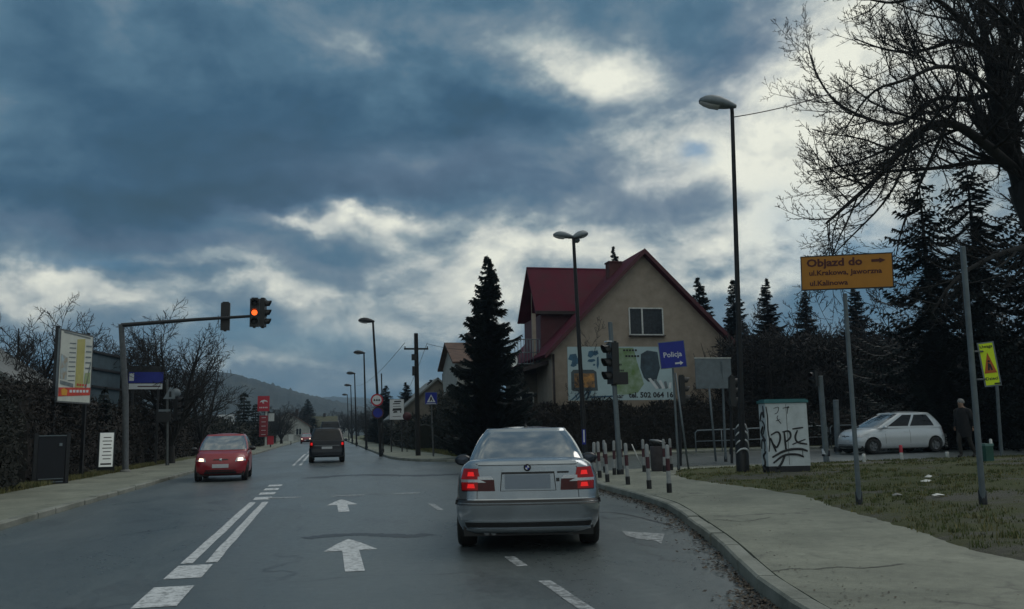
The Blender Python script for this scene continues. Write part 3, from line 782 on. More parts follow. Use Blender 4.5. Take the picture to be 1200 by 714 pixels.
    for k, mi in ((0, 0), (1, 1), (2, 0), (3, 1)):
        vs = [(0, y0-.021, .963)]+[(.024*math.cos(R(k*90+a)), y0-.021, .963+.024*math.sin(R(k*90+a))) for a in (0, 22, 45, 68, 90)]
        q.add(vs, [(0, i, i+1) for i in (1, 2, 3, 4)], mi)
    q.build('emblem_quadrants', [M['inkw'], M['blues']], rd)
    u = MB(); u.box((0, -.1, .26), (1.5, 3.9, .14)); u.box((0, -1.36, .42), (1.26, .8, .3)); u.box((0, 1.37, .42), (1.26, .8, .3)); u.build('underbody', M['black'], p)
    ex = MB(); ex.tube([(-.48, -2.12, .235), (-.48, -1.7, .24)], .033, 12); ex.tube([(-.40, -2.12, .235), (-.40, -1.7, .24)], .033, 12); ex.build('exhaust', M['steel'], p)
    an = MB(); an.lathe([(.03, 0), (.02, .02), (.004, .05), (.002, .10)], (0, -.62, 1.425), 'Z', 10); an.build('aerial', M['black'], p)
    return p
car = saloon()
tg = PD(617, 560, 10.0)
hd = Vector((tg.x, tg.y, 0)).normalized(); cpos = hd*(10.0/ math.cos(R(.5)) + 2.2)
car.location = (cpos.x, cpos.y, 0); car.rotation_euler = (0, 0, -math.atan2(hd.x, hd.y)+R(.3))

# ---- red oncoming hatchback
def hatch(kind):
    if kind == 'red':
        p = thing('small_hatchback', (0, 0, 0), 0, 'small red hatchback driving towards us with headlamps lit', 'car'); pm = M['redp']; Lc, Wd, H = 3.6, .80, 1.47
        zt = [(-1.8, .95), (-1.0, .93), (.3, .92), (.75, .90), (1.2, .86), (1.5, .82), (1.8, .76)]
        gb = (.755, -1.62, 1.12, .91, .08, .25, .14); gt = (.58, -1.30, .15, 1.405, .04, .08, .12)
    else:
        p = thing('compact_car', (0, 0, 0), 0, 'pale silver compact car crossing on the side street beyond the grass', 'car'); pm = M['silverl']; Lc, Wd, H = 4.05, .84, 1.55
        zt = [(-2.03, 1.0), (-1.2, .98), (.3, .95), (.9, .93), (1.4, .89), (1.75, .84), (2.03, .77)]
        gb = (.79, -1.90, 1.42, .94, .08, .30, .14); gt = (.63, -1.45, .16, 1.49, .05, .12, .14)
    h = Lc/2
    lv = [(0, Wd*.9, .10, .12), (.06, Wd*.96, .03, .04), (.2, Wd*.99, .0, .0), (.45, Wd, .0, .0), (.62, Wd, .03, .02), (.8, Wd*.985, .05, .08), (.93, Wd*.95, .08, .16), (1, Wd*.91, .12, .26)]
    c = Car(Lc, lv, zt, .20, .08, .16, .28, .42)
    wy = (-h+.62, h-.68); c.body('body', pm, p, wy, (.30, .34))
    g = House(gb, gt, .06 if kind == 'red' else .09, .05); g.build('cabin', pm, p); sgl = M['glass'] if kind == 'red' else M['dglass']
    g.glass('rear_window', M['glass'], p, 2.5, 17.5, .2, .85); g.glass('windscreen', M['glass'], p, 38.1, 53.9, .06, .93, .008)
    for s_ in (0, 1):
        u0 = 20 if s_ == 0 else 56
        a, e = (1.2, 6.6) if s_ == 0 else (1.0, 6.4)
        g.glass('side_window', sgl, p, u0+1.2, u0+7.1, .12, .88, .006, (.1, .5)); g.glass('side_window', sgl, p, u0+7.5, u0+14.6, .12, .88, .006, (.1, .3))
    fp = lambda x, z: c.front(x, z)[0]; rp = lambda x, z: c.rear(x, z)[0]
    for s_ in (-1, 1):
        X = lambda q: [(s_*x, z) for x, z in q]
        hl = surf_patch(fp, X([(.44, .60), (.74, .62), (.72, .73), (.48, .70)]), 8, 3, .01, 'headlight', M['clear'], p)
        if kind == 'red': surf_patch(fp, X([(.51, .615), (.66, .62), (.65, .705), (.53, .695)]), 6, 3, .016, 'bulb_glow', M['headlit'], hl)
        surf_patch(rp, X([(.60, .62), (.78, .62), (.76, .9), (.64, .9)]), 6, 4, .01, 'tail_lamp', M['redlens'], p)
        for y in wy: wheel(p, s_*(Wd-.11), y, .295, .19, s_, M['steel'])
        mirror(p, s_*(Wd+.09), h-1.15, .98, s_, M['black'] if kind == 'red' else pm)
        for yy in (-.28, .80): surf_patch(lambda y, z: c.side(y, z, s_), [(yy, .3), (yy+.012, .3), (yy+.012, .92), (yy, .92)], 1, 6, .002, 'door_seam', M['black'], p, .01)
        surf_patch(lambda y, z: c.side(y, z, s_), [(-.18, .80), (-.02, .80), (-.02, .83), (-.18, .83)], 2, 1, .02, 'door_handle', pm, p, .01)
    surf_patch(fp, [(-.50, .24), (.50, .24), (.46, .36), (-.46, .36)], 12, 2, .006, 'grille', M['black'], p)
    surf_patch(fp, [(-.24, .655), (.24, .655), (.20, .68), (-.20, .68)], 10, 1, .006, 'upper_grille', M['black'], p)
    surf_patch(fp, [(-.25, .42), (.25, .42), (.25, .53), (-.25, .53)], 10, 2, .014, 'number_plate', M['platew'], p)
    surf_patch(rp, [(-.25, .50), (.25, .50), (.25, .61), (-.25, .61)], 10, 2, .014, 'number_plate', M['platew'], p)
    e = MB(); y0 = fp(0, .66).y; e.lathe([(.001, .02), (.045, .018), (.05, 0)], (0, y0, .655), 'Y', 16); e.build('round_emblem', M['chrome'], p)
    u = MB(); u.box((0, 0, .24), (Wd*1.7, Lc-.5, .14)); u.box((0, wy[0], .4), (Wd*1.35, .7, .3)); u.box((0, wy[1], .4), (Wd*1.35, .7, .3)); u.build('underbody', M['black'], p)
    return p
rc = hatch('red'); q = G(255, 565); rc.location = (q.x, q.y+1.8, 0); rc.rotation_euler = (0, 0, math.pi+R(2))
rc2 = hatch('silver'); q = PD(1044, 531, 33.0); rc2.location = (q.x, q.y, .008+rise(q.x, q.y)); rc2.rotation_euler = (0, 0, R(90)+R(2))

# ---- tall black suv ahead, seen from behind, and the dark van beyond
def boxy(kind):
    if kind == 'suv':
        p = thing('off_road_car', (0, 0, 0), 0, 'black estate car ahead seen from behind with red tail lamps', 'car'); Lc, Wd, H = 4.45, .86, 1.70; belt = 1.04
    else:
        p = thing('van', (0, 0, 0), 0, 'dark tall van farther along the road', 'van'); Lc, Wd, H = 5.0, .96, 2.45; belt = 1.35
    h = Lc/2
    lv = [(0, Wd*.92, .08, .12), (.08, Wd*.98, .0, .0), (.35, Wd, .0, .0), (.45, Wd, .05, .04), (.9, Wd*.98, .06, .1), (1, Wd*.955, .07, .2)]
    c = Car(Lc, lv, [(-h, belt), (h*.35, belt), (h*.5, belt-.04), (h, belt-.25)], .28, .05, .12, .18, .3)
    wy = (-h+.8, h-.85); c.body('body', M['blackp'], p, wy, (.35, .40))
    g = House((Wd*.95, -h+.08, h*.5, belt-.01, .06, .15, .16), (Wd*.74, -h+.42, h*.16, H-.08, .06, .10, .18), .05, .02); g.build('cabin', M['blackp'], p)
    g.glass('rear_window', M['dglass'], p, 3.2, 16.8, .1, .85); g.glass('windscreen', M['dglass'], p, 39, 53, .1, .9)
    for s_ in (0, 1):
        u0 = 20 if s_ == 0 else 56
        g.glass('side_window', M['dglass'], p, u0+1.5, u0+7.2, .12, .85); g.glass('side_window', M['dglass'], p, u0+7.6, u0+14, .12, .85)
    rp = lambda x, z: c.rear(x, z)[0]
    for s_ in (-1, 1):
        X = lambda q: [(s_*x*Wd/.86, z) for x, z in q]
        lamp = surf_patch(rp, X([(.68, belt-.32), (.83, belt-.32), (.83, belt-.02), (.70, belt-.02)]), 6, 4, .012, 'tail_lamp', M['redlens'], p)
        surf_patch(rp, X([(.71, belt-.2), (.80, belt-.2), (.80, belt-.08), (.71, belt-.08)]), 4, 3, .018, 'brake_light', M['redlit'], lamp)
        for y in wy: wheel(p, s_*(Wd-.12), y, .35, .23, s_, M['steel'])
        mirror(p, s_*(Wd+.1), h*.42, belt+.02, s_, M['blackp'])
        rl = MB(); rl.tube([(s_*Wd*.72, -h+.5, H-.02), (s_*Wd*.74, -h+.6, H+.03), (s_*Wd*.74, h*.05, H+.03), (s_*Wd*.72, h*.12, H-.02)], .02, 6); rl.build('roof_rail', M['steel'], p)
    surf_patch(rp, [(-.26, belt-.38), (.26, belt-.38), (.26, belt-.27), (-.26, belt-.27)], 8, 2, .014, 'number_plate', M['platew'], p)
    surf_patch(rp, [(-.62, belt-.24), (.62, belt-.24), (.62, belt-.20), (-.62, belt-.20)], 12, 1, .016, 'tailgate_trim', M['steel'], p)
    u = MB(); u.box((0, 0, .34), (Wd*1.8, Lc-.3, .16)); u.build('underbody', M['black'], p)
    return p
suv = boxy('suv'); q = G(383, 542.5); suv.location = (q.x, q.y+2.2, 0)
van = boxy('van'); q = PD(387, 508, 74); van.location = (q.x, q.y, 0)
far = dup(rc, (PD(359, 508, 125).x, PD(359, 508, 125).y, 0), math.pi, 'tiny distant oncoming car at the vanishing point')
far.name = 'small_hatchback'

# ------------------------------------------------------------------ house
MW = mat('rough plaster', (.34, .28, .225), .9, 0, .10, 1.6, bump=.5, bs=30, dirt=(.26, .215, .17))
MRF = mat('red sheet roof', (.072, .007, .019), .75, .0, .25, 1.2, bump=.15, bs=8, stretch=(1, 1, .3), roughvar=.1, spec=.15)
MRD = mat('dark red cladding', (.075, .012, .018), .6, 0, .2, 2)
MDW = mat('dark brown eaves', (.03, .02, .02), .7, 0, .3, 3)
MGW = mat('grey brown render', (.13, .115, .095), .9, 0, .3, 1.0, bump=.3)
def windw(parent, x, z, w_, h_, y, rz=0, name='window', split=.38, org=None, fm=None):
    """ window in a wall facing -Y (or rotated), frame, panes, sill """
    fm = fm or M['white']; e = bpy.data.objects.new(name, None)
    mb = MB(); t = .07
    mb.box((0, 0, -h_/2), (w_, .08, t)); mb.box((0, 0, h_/2), (w_, .08, t)); mb.box((-w_/2, 0, 0), (t, .08, h_)); mb.box((w_/2, 0, 0), (t, .08, h_))
    if split: mb.box((-w_/2+w_*split, 0, 0), (.09, .07, h_-t))
    o = mb.build(name, fm, parent); o.location = (x, y, z); o.rotation_euler = (0, 0, rz)
    g = MB(); g.box((0, .02, 0), (w_-.06, .02, h_-.06)); g.build('pane', M['winglass'], o)
    s = MB(); s.box((0, -.09, -h_/2-.07), (w_+.16, .22, .05)); s.build('sill', MDW, o)
    return o
def quad_slab(mb, P, th, mi=0):   # slab from 4 top corners, thickness downwards along normal
    P = [Vector(p) for p in P]; n = (P[1]-P[0]).cross(P[3]-P[0]).normalized()
    if n.z < 0: n = -n
    Q = [p-n*th for p in P]
    mb.add(P+Q, [(0, 1, 2, 3), (7, 6, 5, 4), (0, 4, 5, 1), (1, 5, 6, 2), (2, 6, 7, 3), (3, 7, 4, 0)], mi)
YF = 46.0
ap = PYp(752, 294, YF); le = PYp(637, 419, YF); re_ = PYp(861, 403, YF)
apx, apz = ap.x, ap.z; slope = ((apz-re_.z)/(re_.x-apx)+(apz-le.z)/(apx-le.x))/2
hL = apx-le.x; hR = re_.x-apx+.2; DEP = 12.0
H_ = thing('family_house', (apx, YF, 0), 0, 'cream gabled house with a dark red roof, balcony and one white attic window', 'house')
wl, wr_ = -hL+.45, hR-.5
def rz_(x): return apz-abs(x)*slope
mb = MB()
P = [(wl, .0), (wr_, .0), (wr_, rz_(wr_)-.25), (0, apz-.25), (wl, rz_(wl)-.25)]
mb.plate(P, 0, DEP, 0); wall = mb.build('wall', MW, H_)
mb = MB(); ov = .45
quad_slab(mb, [(-.02, -ov, apz+.02), (-hL, -ov, rz_(hL)), (-hL, DEP+ov, rz_(hL)), (-.02, DEP+ov, apz+.02)], .18)
quad_slab(mb, [(.02, -ov, apz+.02), (hR, -ov, rz_(hR)), (hR, DEP+ov, rz_(hR)), (.02, DEP+ov, apz+.02)], .18)
roof = mb.build('roof', MRF, H_)
mb = MB(); 
for sx, hx in ((-1, hL), (1, hR)):
    a = Vector((0, -ov-.03, apz)); c = Vector((sx*(hx+.02), -ov-.03, rz_(hx)))
    mb.plate([(a.x, a.z+.05), (c.x, c.z+.05), (c.x, c.z-.24), (a.x, a.z-.24)], -ov-.05, -ov-.01)
mb.build('verge_board', MRD, roof)
mb = MB(); mb.box((-.85, 2.6, apz-.85), (.8, .7, 1.2)); mb.box((-.85, 2.6, apz-.23), (.9, .8, .08)); ch = mb.build('chimney', mat('brick chimney', (.09, .03, .028), .85, 0, .3, 6), roof)
mb = MB(); mb.tube([(-.85, 2.6, apz-.2), (-.85, 2.6, apz-.08)], .1, 10); mb.build('chimney_pot', M['dark'], ch)
wc = PYp(757, 377, YF); wA = PYp(738, 377, YF); wB = PYp(777, 377, YF)
ww = wB.x-wA.x; wh = (PYp(757, 361, YF).z-PYp(757, 392, YF).z)
windw(H_, wc.x-apx, wc.z, ww, wh, -.03)
# curtain folds seen in the upper window
# side annex roof piece at the right corner
mb = MB(); mb.box((hR+.55, 1.5, rz_(hR)-.95), (1.5, 2.6, .5)); mb.build('side_canopy', MRD, H_)
mb = MB(); mb.box((hR-.1, 3, 2.2), (1.2, 5, 4.4)); mb.build('side_wall', MGW, H_)
# rear left wing: raised dormer with its own ridge, red clad, balcony at the left end
YW = 3.2; W0 = PYp(617, 313, YF+YW+2.2); wx = W0.x-apx; rzt = W0.z
ez = PYp(640, 367, YF+YW).z; wdp = 4.4
mb = MB(); ymid = YW+wdp/2; xr = -.4
quad_slab(mb, [(wx, ymid, rzt), (xr, ymid, rzt), (xr, YW-.35, ez), (wx-.1, YW-.35, ez)], .14)
quad_slab(mb, [(wx, ymid, rzt), (xr, ymid, rzt), (xr, YW+wdp+.35, ez), (wx-.1, YW+wdp+.35, ez)], .14)
wroof = mb.build('wing_roof', MRF, H_)
mb = MB(); mb.box(((wx-.1+xr)/2, YW-.38, ez-.02), (xr-wx+.1, .10, .20)); mb.build('gutter', MDW, wroof)
xl = PYp(634, 390, YF+YW).x-apx
mb = MB(); mb.box(((xl-.2)/2-.2, YW+wdp/2, (ez+5.0)/2-.1), (abs(xl)-.6, wdp-.1, ez-5.0)); mb.build('wing_cladding', MRD, H_)
mb = MB()   # cream recessed end wall and corner post
mb.box(((wx+xl)/2+.25, YW+wdp/2+.3, (ez+5.0)/2-.1), (abs(wx-xl)*.75, wdp-.9, ez-5.0)); mb.box((xl-.45, YW-.05, (ez+4.9)/2), (.22, .22, ez-4.9-.1))
mb.plate([(wx+.25, ez-.1), (xl, ez-.1), (xl, rzt-.4), (wx+.25, rzt-.4)], ymid-.02, ymid+.02)
mb.build('wing_wall', MW, H_)
# balcony slab, dark lean-to roof below it
bl = PYp(603, 433, YF+2.0).x-apx; bz = PYp(620, 430, YF+1.5).z
mb = MB(); quad_slab(mb, [(-hL+.6, .6, bz+.35), (bl, 1.0, bz-.15), (bl, YW+5, bz-.15), (-hL+.6, YW+5, bz+.35)], .22); mb.build('lean_to_roof', MDW, H_)
mb = MB(); mb.box(((bl+wl)/2+.45, YW+2.5, bz/2-.1), (abs(bl-wl)-.5, 4.4, bz-.3)); lw = mb.build('side_wing_wall', MGW, H_)
windw(H_, (bl+wl)/2+.2, 2.9, .75, 1.3, YW+.24, split=None); windw(H_, (bl+wl)/2+1.3, 2.9, .55, 1.3, YW+.24, split=None)
mb = MB(); x0_, x1_ = bl+.15, xl-.3; rb = bz+.15; rtp = PYp(620, 398, YF+YW-.6).z
for i in range(9):
    x = x0_+(x1_-x0_)*i/8; mb.tube([(x, YW-.7, rb), (x, YW-.7, rtp)], .022, 6)
for z in (rb+.1, (rb+rtp)/2, rtp): mb.tube([(x0_, YW-.7, z), (x1_, YW-.7, z)], .028, 6)
for y in (YW-.7, YW+.6, YW+2.0): mb.tube([(x0_, y, rb), (x0_, y, rtp)], .022, 6)
mb.tube([(x0_, YW-.7, rtp), (x0_, YW+2.2, rtp)], .028, 6); mb.build('balcony_railing', M['signback'], H_)
mb = MB(); mb.tube([(wl+.1, -.08, .5), (wl+.1, -.08, rz_(wl)-.4)], .06, 8); mb.build('drainpipe', MDW, H_)
mb = MB(); qd = PYp(598, 422, YF+1.0)
sd_ = thing('satellite_dish', (qd.x, YF+1.0, qd.z), 0, 'white satellite dish fixed below the balcony of the gabled house', 'satellite dish')
mb.lathe([(.001, .10), (.2, .08), (.36, .02), (.42, -.05)], (0, 0, 0), 'Y', 20); mb.v = [(v[0], v[1]+v[2]*.3, v[2]) for v in mb.v]; mb.build('dish', M['white'], sd_, sharp=80)
mb = MB(); mb.tube([(0, .08, -.1), (0, -.4, -.25)], .015, 6); mb.tube([(0, .1, 0), (.5, .5, -.3)], .03, 6); mb.box((0, -.42, -.24), (.06, .1, .06)); mb.build('receiver_arm', M['steel'], sd_)

# ------------------------------------------------------------------ plain houses farther off
def simple_house(name, x, y, w_, d_, eh, rh, wm, rm, label, rz=0, ridge='X', nwin=2, grp=None):
    p = thing(name, (x, y, 0), rz, label, 'house', grp); mb = MB()
    if ridge == 'X':
        mb.box((0, d_/2, eh/2), (w_, d_, eh)); 
        for s_ in (-1, 1): mb.add([(s_*w_/2, 0, eh), (s_*w_/2, d_, eh), (s_*w_/2, d_/2, eh+rh)], [(0, 1, 2)])
        mb.build('wall', wm, p); r_ = MB()
        quad_slab(r_, [(-w_/2-.4, d_/2, eh+rh+.1), (w_/2+.4, d_/2, eh+rh+.1), (w_/2+.4, -.4, eh-.15), (-w_/2-.4, -.4, eh-.15)], .15)
        quad_slab(r_, [(-w_/2-.4, d_/2, eh+rh+.1), (w_/2+.4, d_/2, eh+rh+.1), (w_/2+.4, d_+.4, eh-.15), (-w_/2-.4, d_+.4, eh-.15)], .15)
    else:
        mb.plate([(-w_/2, 0), (w_/2, 0), (w_/2, eh), (0, eh+rh), (-w_/2, eh)], 0, d_); mb.build('wall', wm, p); r_ = MB()
        for s_ in (-1, 1): quad_slab(r_, [(0, -.4, eh+rh+.15), (s_*(w_/2+.4), -.4, eh-.2), (s_*(w_/2+.4), d_+.4, eh-.2), (0, d_+.4, eh+rh+.15)], .15)
    rr = r_.build('roof', rm, p); c = MB(); c.box((w_*.18, d_/2, eh+rh+.2), (.6, .6, 1.3))
    if name != 'grey_roof_house': c.build('chimney', MDW, rr)
    for i in range(nwin): windw(p, -w_/2+w_*(i+.5)/nwin, eh*.62, 1.1, 1.3, -.03, split=.5)
    return p
MBR = mat('brown tiles', (.09, .05, .035), .8, 0, .35, 2.0, bump=.3, bs=10); MGRF = mat('grey tiles', (.15, .16, .16), .7, 0, .2, 2)
MYR = mat('ochre wall', (.13, .115, .06), .9, 0, .15, 2); MWW = mat('pale wall', (.32, .32, .30), .9, 0, .15, 2)
q = PD(534, 505, 62); simple_house('brown_roof_house', q.x+1.35, q.y, 1.9*1.25, 8, PD(534, 421, 62).z, 1.6, MWW, MBR, 'narrow pale house with a brown tiled roof just left of the tall spruce', ridge='X', nwin=1)
q = PD(-88, 515, 30); simple_house('grey_roof_house', q.x, q.y, 5.4, 5, PD(35, 442, 30).z, 1.75, mat('pale grey render', (.20, .21, .205), .9, 0, .15, 2), MGRF, 'pale grey gable with a grey roof edge above the tall left hedge', ridge='Y', nwin=1)
q = PD(372, 505, 210); simple_house('ochre_house', q.x, q.y, 9, 9, 2.6, 3.0, MYR, mat('mossy roof', (.07, .07, .04), .9, 0, .3, 1), 'small distant ochre house at the end of the road', ridge='X')
q = PD(338, 505, 170); simple_house('white_house', q.x, q.y, 8, 9, 3, 2.6, MWW, MBR, 'small distant white house left of the road end', ridge='Y')
q = PD(395, 505, 300); simple_house('far_house', q.x, q.y, 9, 9, 3.5, 3.5, MWW, MGRF, 'tiny far house with grey roof below the hill', ridge='X')
q = PD(350, 505, 330); simple_house('far_house', q.x, q.y, 12, 9, 3, 4, MWW, MBR, 'tiny far house with brown roof below the hill', ridge='X')
q = PD(462, 505, 78); simple_house('grey_house', q.x+4, q.y, 8, 10, 2.8, 3.4, MGW, MGRF, 'grey roofed house behind the white roadside notice board', ridge='Y')

# ------------------------------------------------------------------ hills
def hill(name, px_pts, D, depth, seed, rough):
    r2 = random.Random(seed); xs = []; 
    n = 240; pa, pb = px_pts[0][0], px_pts[-1][0]; vs = []; rows = 14
    for i in range(n+1):
        px = pa+(pb-pa)*i/n; py = interp(px_pts, px); top = PD(px, py, D)
        base = Vector((top.x, top.y, 0)); out_ = base.normalized()
        tz_ = top.z + noise.noise(Vector((i*.9, seed, 0)))*rough + noise.noise(Vector((i*3.1, seed, 4)))*rough*.6
        for k in range(rows+1):
            f = k/rows; h = tz_*(math.sin(f*math.pi/2)**1.2)
            p = base - out_*depth*(1-f)
            p.z = h*(1+noise.noise(Vector((i*.35, k*.9, seed)))*.10*(1-f)) + noise.noise(Vector((i*1.3, k*1.7, seed+2)))*rough*.8*min(1, f*3)
            vs.append(p)
        p = base+out_*depth; p.z = 0; vs.append(p)
    W = rows+2; fs = [(i*W+k, (i+1)*W+k, (i+1)*W+k+1, i*W+k+1) for i in range(n) for k in range(rows+1)]
    b_ = MB(); b_.add(vs, fs, 0, True); return structure(name, b_, MHL)
hill('hill', [(-60, 452), (120, 446), (215, 440), (262, 441), (285, 445), (310, 452), (345, 462), (375, 469), (400, 474), (430, 480), (470, 488), (520, 496), (560, 506)], 1100, 700, 3, 2.2)
hill('hill', [(280, 470), (340, 468), (385, 466), (420, 467), (470, 470), (540, 470), (640, 470), (760, 468), (900, 470), (1100, 462), (1300, 455)], 2400, 900, 8, 3.5)
hz = MB(); hz.box((0, 1400, 84), (3800, 3600, 172)); hzv = hz.build('haze', [], None)
hm = bpy.data.materials.new('haze air'); hm.use_nodes = True; hm.node_tree.nodes.clear()
ho = hm.node_tree.nodes.new('ShaderNodeOutputMaterial'); hv = hm.node_tree.nodes.new('ShaderNodeVolumePrincipled'); hv.inputs['Density'].default_value = .00032; hv.inputs['Color'].default_value = (.55, .78, 1.0, 1); hv.inputs['Anisotropy'].default_value = .2
hm.node_tree.links.new(hv.outputs[0], ho.inputs['Volume']); hzv.data.materials.append(hm); tag(hzv, 'thin bluish air softening the distant hills', 'haze', kind='stuff')

# ------------------------------------------------------------------ vegetation
def bend(p, d, length, n, r0, r1, rr, up=.0, wig=.12):
    pts = [Vector(p)]; d = Vector(d).normalized()
    for i in range(n):
        d = (d+Vector((rr.gauss(0, wig), rr.gauss(0, wig), rr.gauss(0, wig)+up))).normalized(); pts.append(pts[-1]+d*length/n)
    return pts, [r0+(r1-r0)*i/n for i in range(n+1)]
def along(pts, f):
    k = f*(len(pts)-1); i = min(int(k), len(pts)-2); return pts[i].lerp(pts[i+1], k-i), (pts[i+1]-pts[i]).normalized()
def ramify(T, C, pts, r0, r1, lvl, rr, cfg):
    """ T trunk mesh, C crown mesh; puts children along a limb """
    Lb = sum((a-c).length for a, c in zip(pts, pts[1:]))
    if lvl >= cfg['levels']: return
    n = cfg['n'][lvl]; n = max(2, int(n*(Lb/cfg['ref'][lvl])**.7))
    for k in range(n):
        f = cfg['f0']+(1-cfg['f0'])*(k+rr.random())/n
        p, d = along(pts, min(.98, f)); rad = r0+(r1-r0)*f
        ax = d.orthogonal().normalized(); ax.rotate(Matrix.Rotation(rr.random()*6.283, 3, d))
        ang = R(rr.uniform(28, 62)); nd = (d*math.cos(ang)+ax*math.sin(ang))
        ll = Lb*rr.uniform(*cfg['ratio'])*(1-.45*f)
        cr = max(cfg['rmin'], rad*rr.uniform(.42, .65)); e = max(cfg['rmin']*.6, cr*.3)
        ns = 5 if lvl == 0 else (4 if lvl < cfg['levels']-1 else 3)
        q, rads = bend(p, nd, ll, ns, cr, e, rr, cfg['up'], cfg['wig'])
        (T if cr > cfg['split'] else C).tube(q, rads, 5 if cr > .03 else 3, cap=False)
        ramify(T, C, q, cr, e, lvl+1, rr, cfg)
def bare_tree(name, label, H, rr, levels=4, n=(7, 7, 6, 5), trunkr=.16, spread=.5, loc=(0, 0, 0), rmin=.012, up=.07, group=None, fork=.28, m=None, wig=.13, stemn=1):
    p = thing(name, loc, 0, label, 'tree', group); T, C = MB(), MB()
    stems = []
    if stemn == 1: stems.append(bend((0, 0, -.1), (rr.gauss(0, .05), rr.gauss(0, .05), 1), H*.85, 9, trunkr, trunkr*.18, rr, .05, .05))
    else:
        q, rd = bend((0, 0, -.1), (0, 0, 1), H*.14, 3, trunkr*1.2, trunkr, rr, .05, .02); T.tube(q, rd, 8, cap=False); o_ = q[-1]
        for k in range(stemn):
            a = 6.283*(k+rr.random()*.5)/stemn; sp_ = rr.uniform(.35, .95)*spread*2
            stems.append(bend(o_, (math.cos(a)*sp_, math.sin(a)*sp_, 1), H*rr.uniform(.68, .88), 9, trunkr*.62, trunkr*.12, rr, .04, .06))
    cfg = dict(levels=levels, n=n, ref=(H*.8, H*.35, H*.16, H*.08, 1), f0=fork, ratio=(.42, .62), rmin=rmin, split=.03, up=up, wig=wig)
    for q, rd in stems:
        T.tube(q, rd, 8, cap=False); ramify(T, C, q, rd[0], rd[-1], 0, rr, cfg)
    T.build('trunk', M['bark'], p, fix=False); C.build('crown', m or M['twig'], p, fix=False); return p
def spruce(name, label, H, rad, rr, loc=(0, 0, 0), group=None, dens=1.0, droop=.25):
    p = thing(name, loc, 0, label, 'tree', group); T, C = MB(), MB()
    T.tube([(0, 0, -.1), (.0, .0, H*.5), (0, 0, H)], [H*.02, H*.012, .01], 7, cap=False); T.build('trunk', M['bark'], p)
    nl = int(H*4.2*dens)
    for i in range(nl):
        f = (i+.5)/nl; z = H*(.05+.95*f); rmax = rad*(1-f)**.85*rr.uniform(.72, 1.12)+.06
        nb = int(5+4*(1-f))
        for k in range(nb):
            a = rr.random()*6.283; L_ = rmax*rr.uniform(.7, 1.1); ca, sa = math.cos(a), math.sin(a)
            ns = max(3, int(L_/.13*dens))
            for s_ in range(ns):
                g = (s_+.6)/ns; r_ = L_*g; zz = z-droop*L_*math.sin(g*1.9)+.28*L_*g*g
                c = Vector((ca*r_, sa*r_, zz)); wl_ = (.13+.27*(1-g))*min(1, L_)*rr.uniform(.7, 1.3)+.03
                for sd2 in (-1, 1):
                    for dz in (-.10, .03):
                        tip = c+Vector((ca*.12-sa*sd2*wl_, sa*.12+ca*sd2*wl_, dz*rr.uniform(.5, 1.8)-.03))
                        b1 = c+Vector((ca*.06, sa*.06, .02)); b2 = c-Vector((ca*.07, sa*.07, .03))
                        C.add([b1, tip, b2], [(0, 1, 2)])
    # leader
    for k in range(14):
        a = rr.random()*6.283; z = H*(1-.05*k/14); C.add([(0, 0, z), (math.cos(a)*.12, math.sin(a)*.12, z-.02+.05), (0, 0, z-.08)], [(0, 1, 2)])
    C.build('crown', M['needle'], p, fix=False); return p
def blades(mb, n, fnpos, rr, ln=(.15, .35), wd=.02, upb=.0, mi=0):
    for _ in range(n):
        c = fnpos(); d = Vector((rr.gauss(0, 1), rr.gauss(0, 1), rr.gauss(0, 1)+upb)).normalized(); s_ = d.orthogonal().normalized(); s_.rotate(Matrix.Rotation(rr.random()*6.28, 3, d))
        l = rr.uniform(*ln); w_ = wd*rr.uniform(.6, 1.4)
        mb.add([c-s_*w_, c+d*l*.5+s_*w_, c+d*l, c+d*l*.5-s_*w_], [(0, 1, 2, 3)], mi)
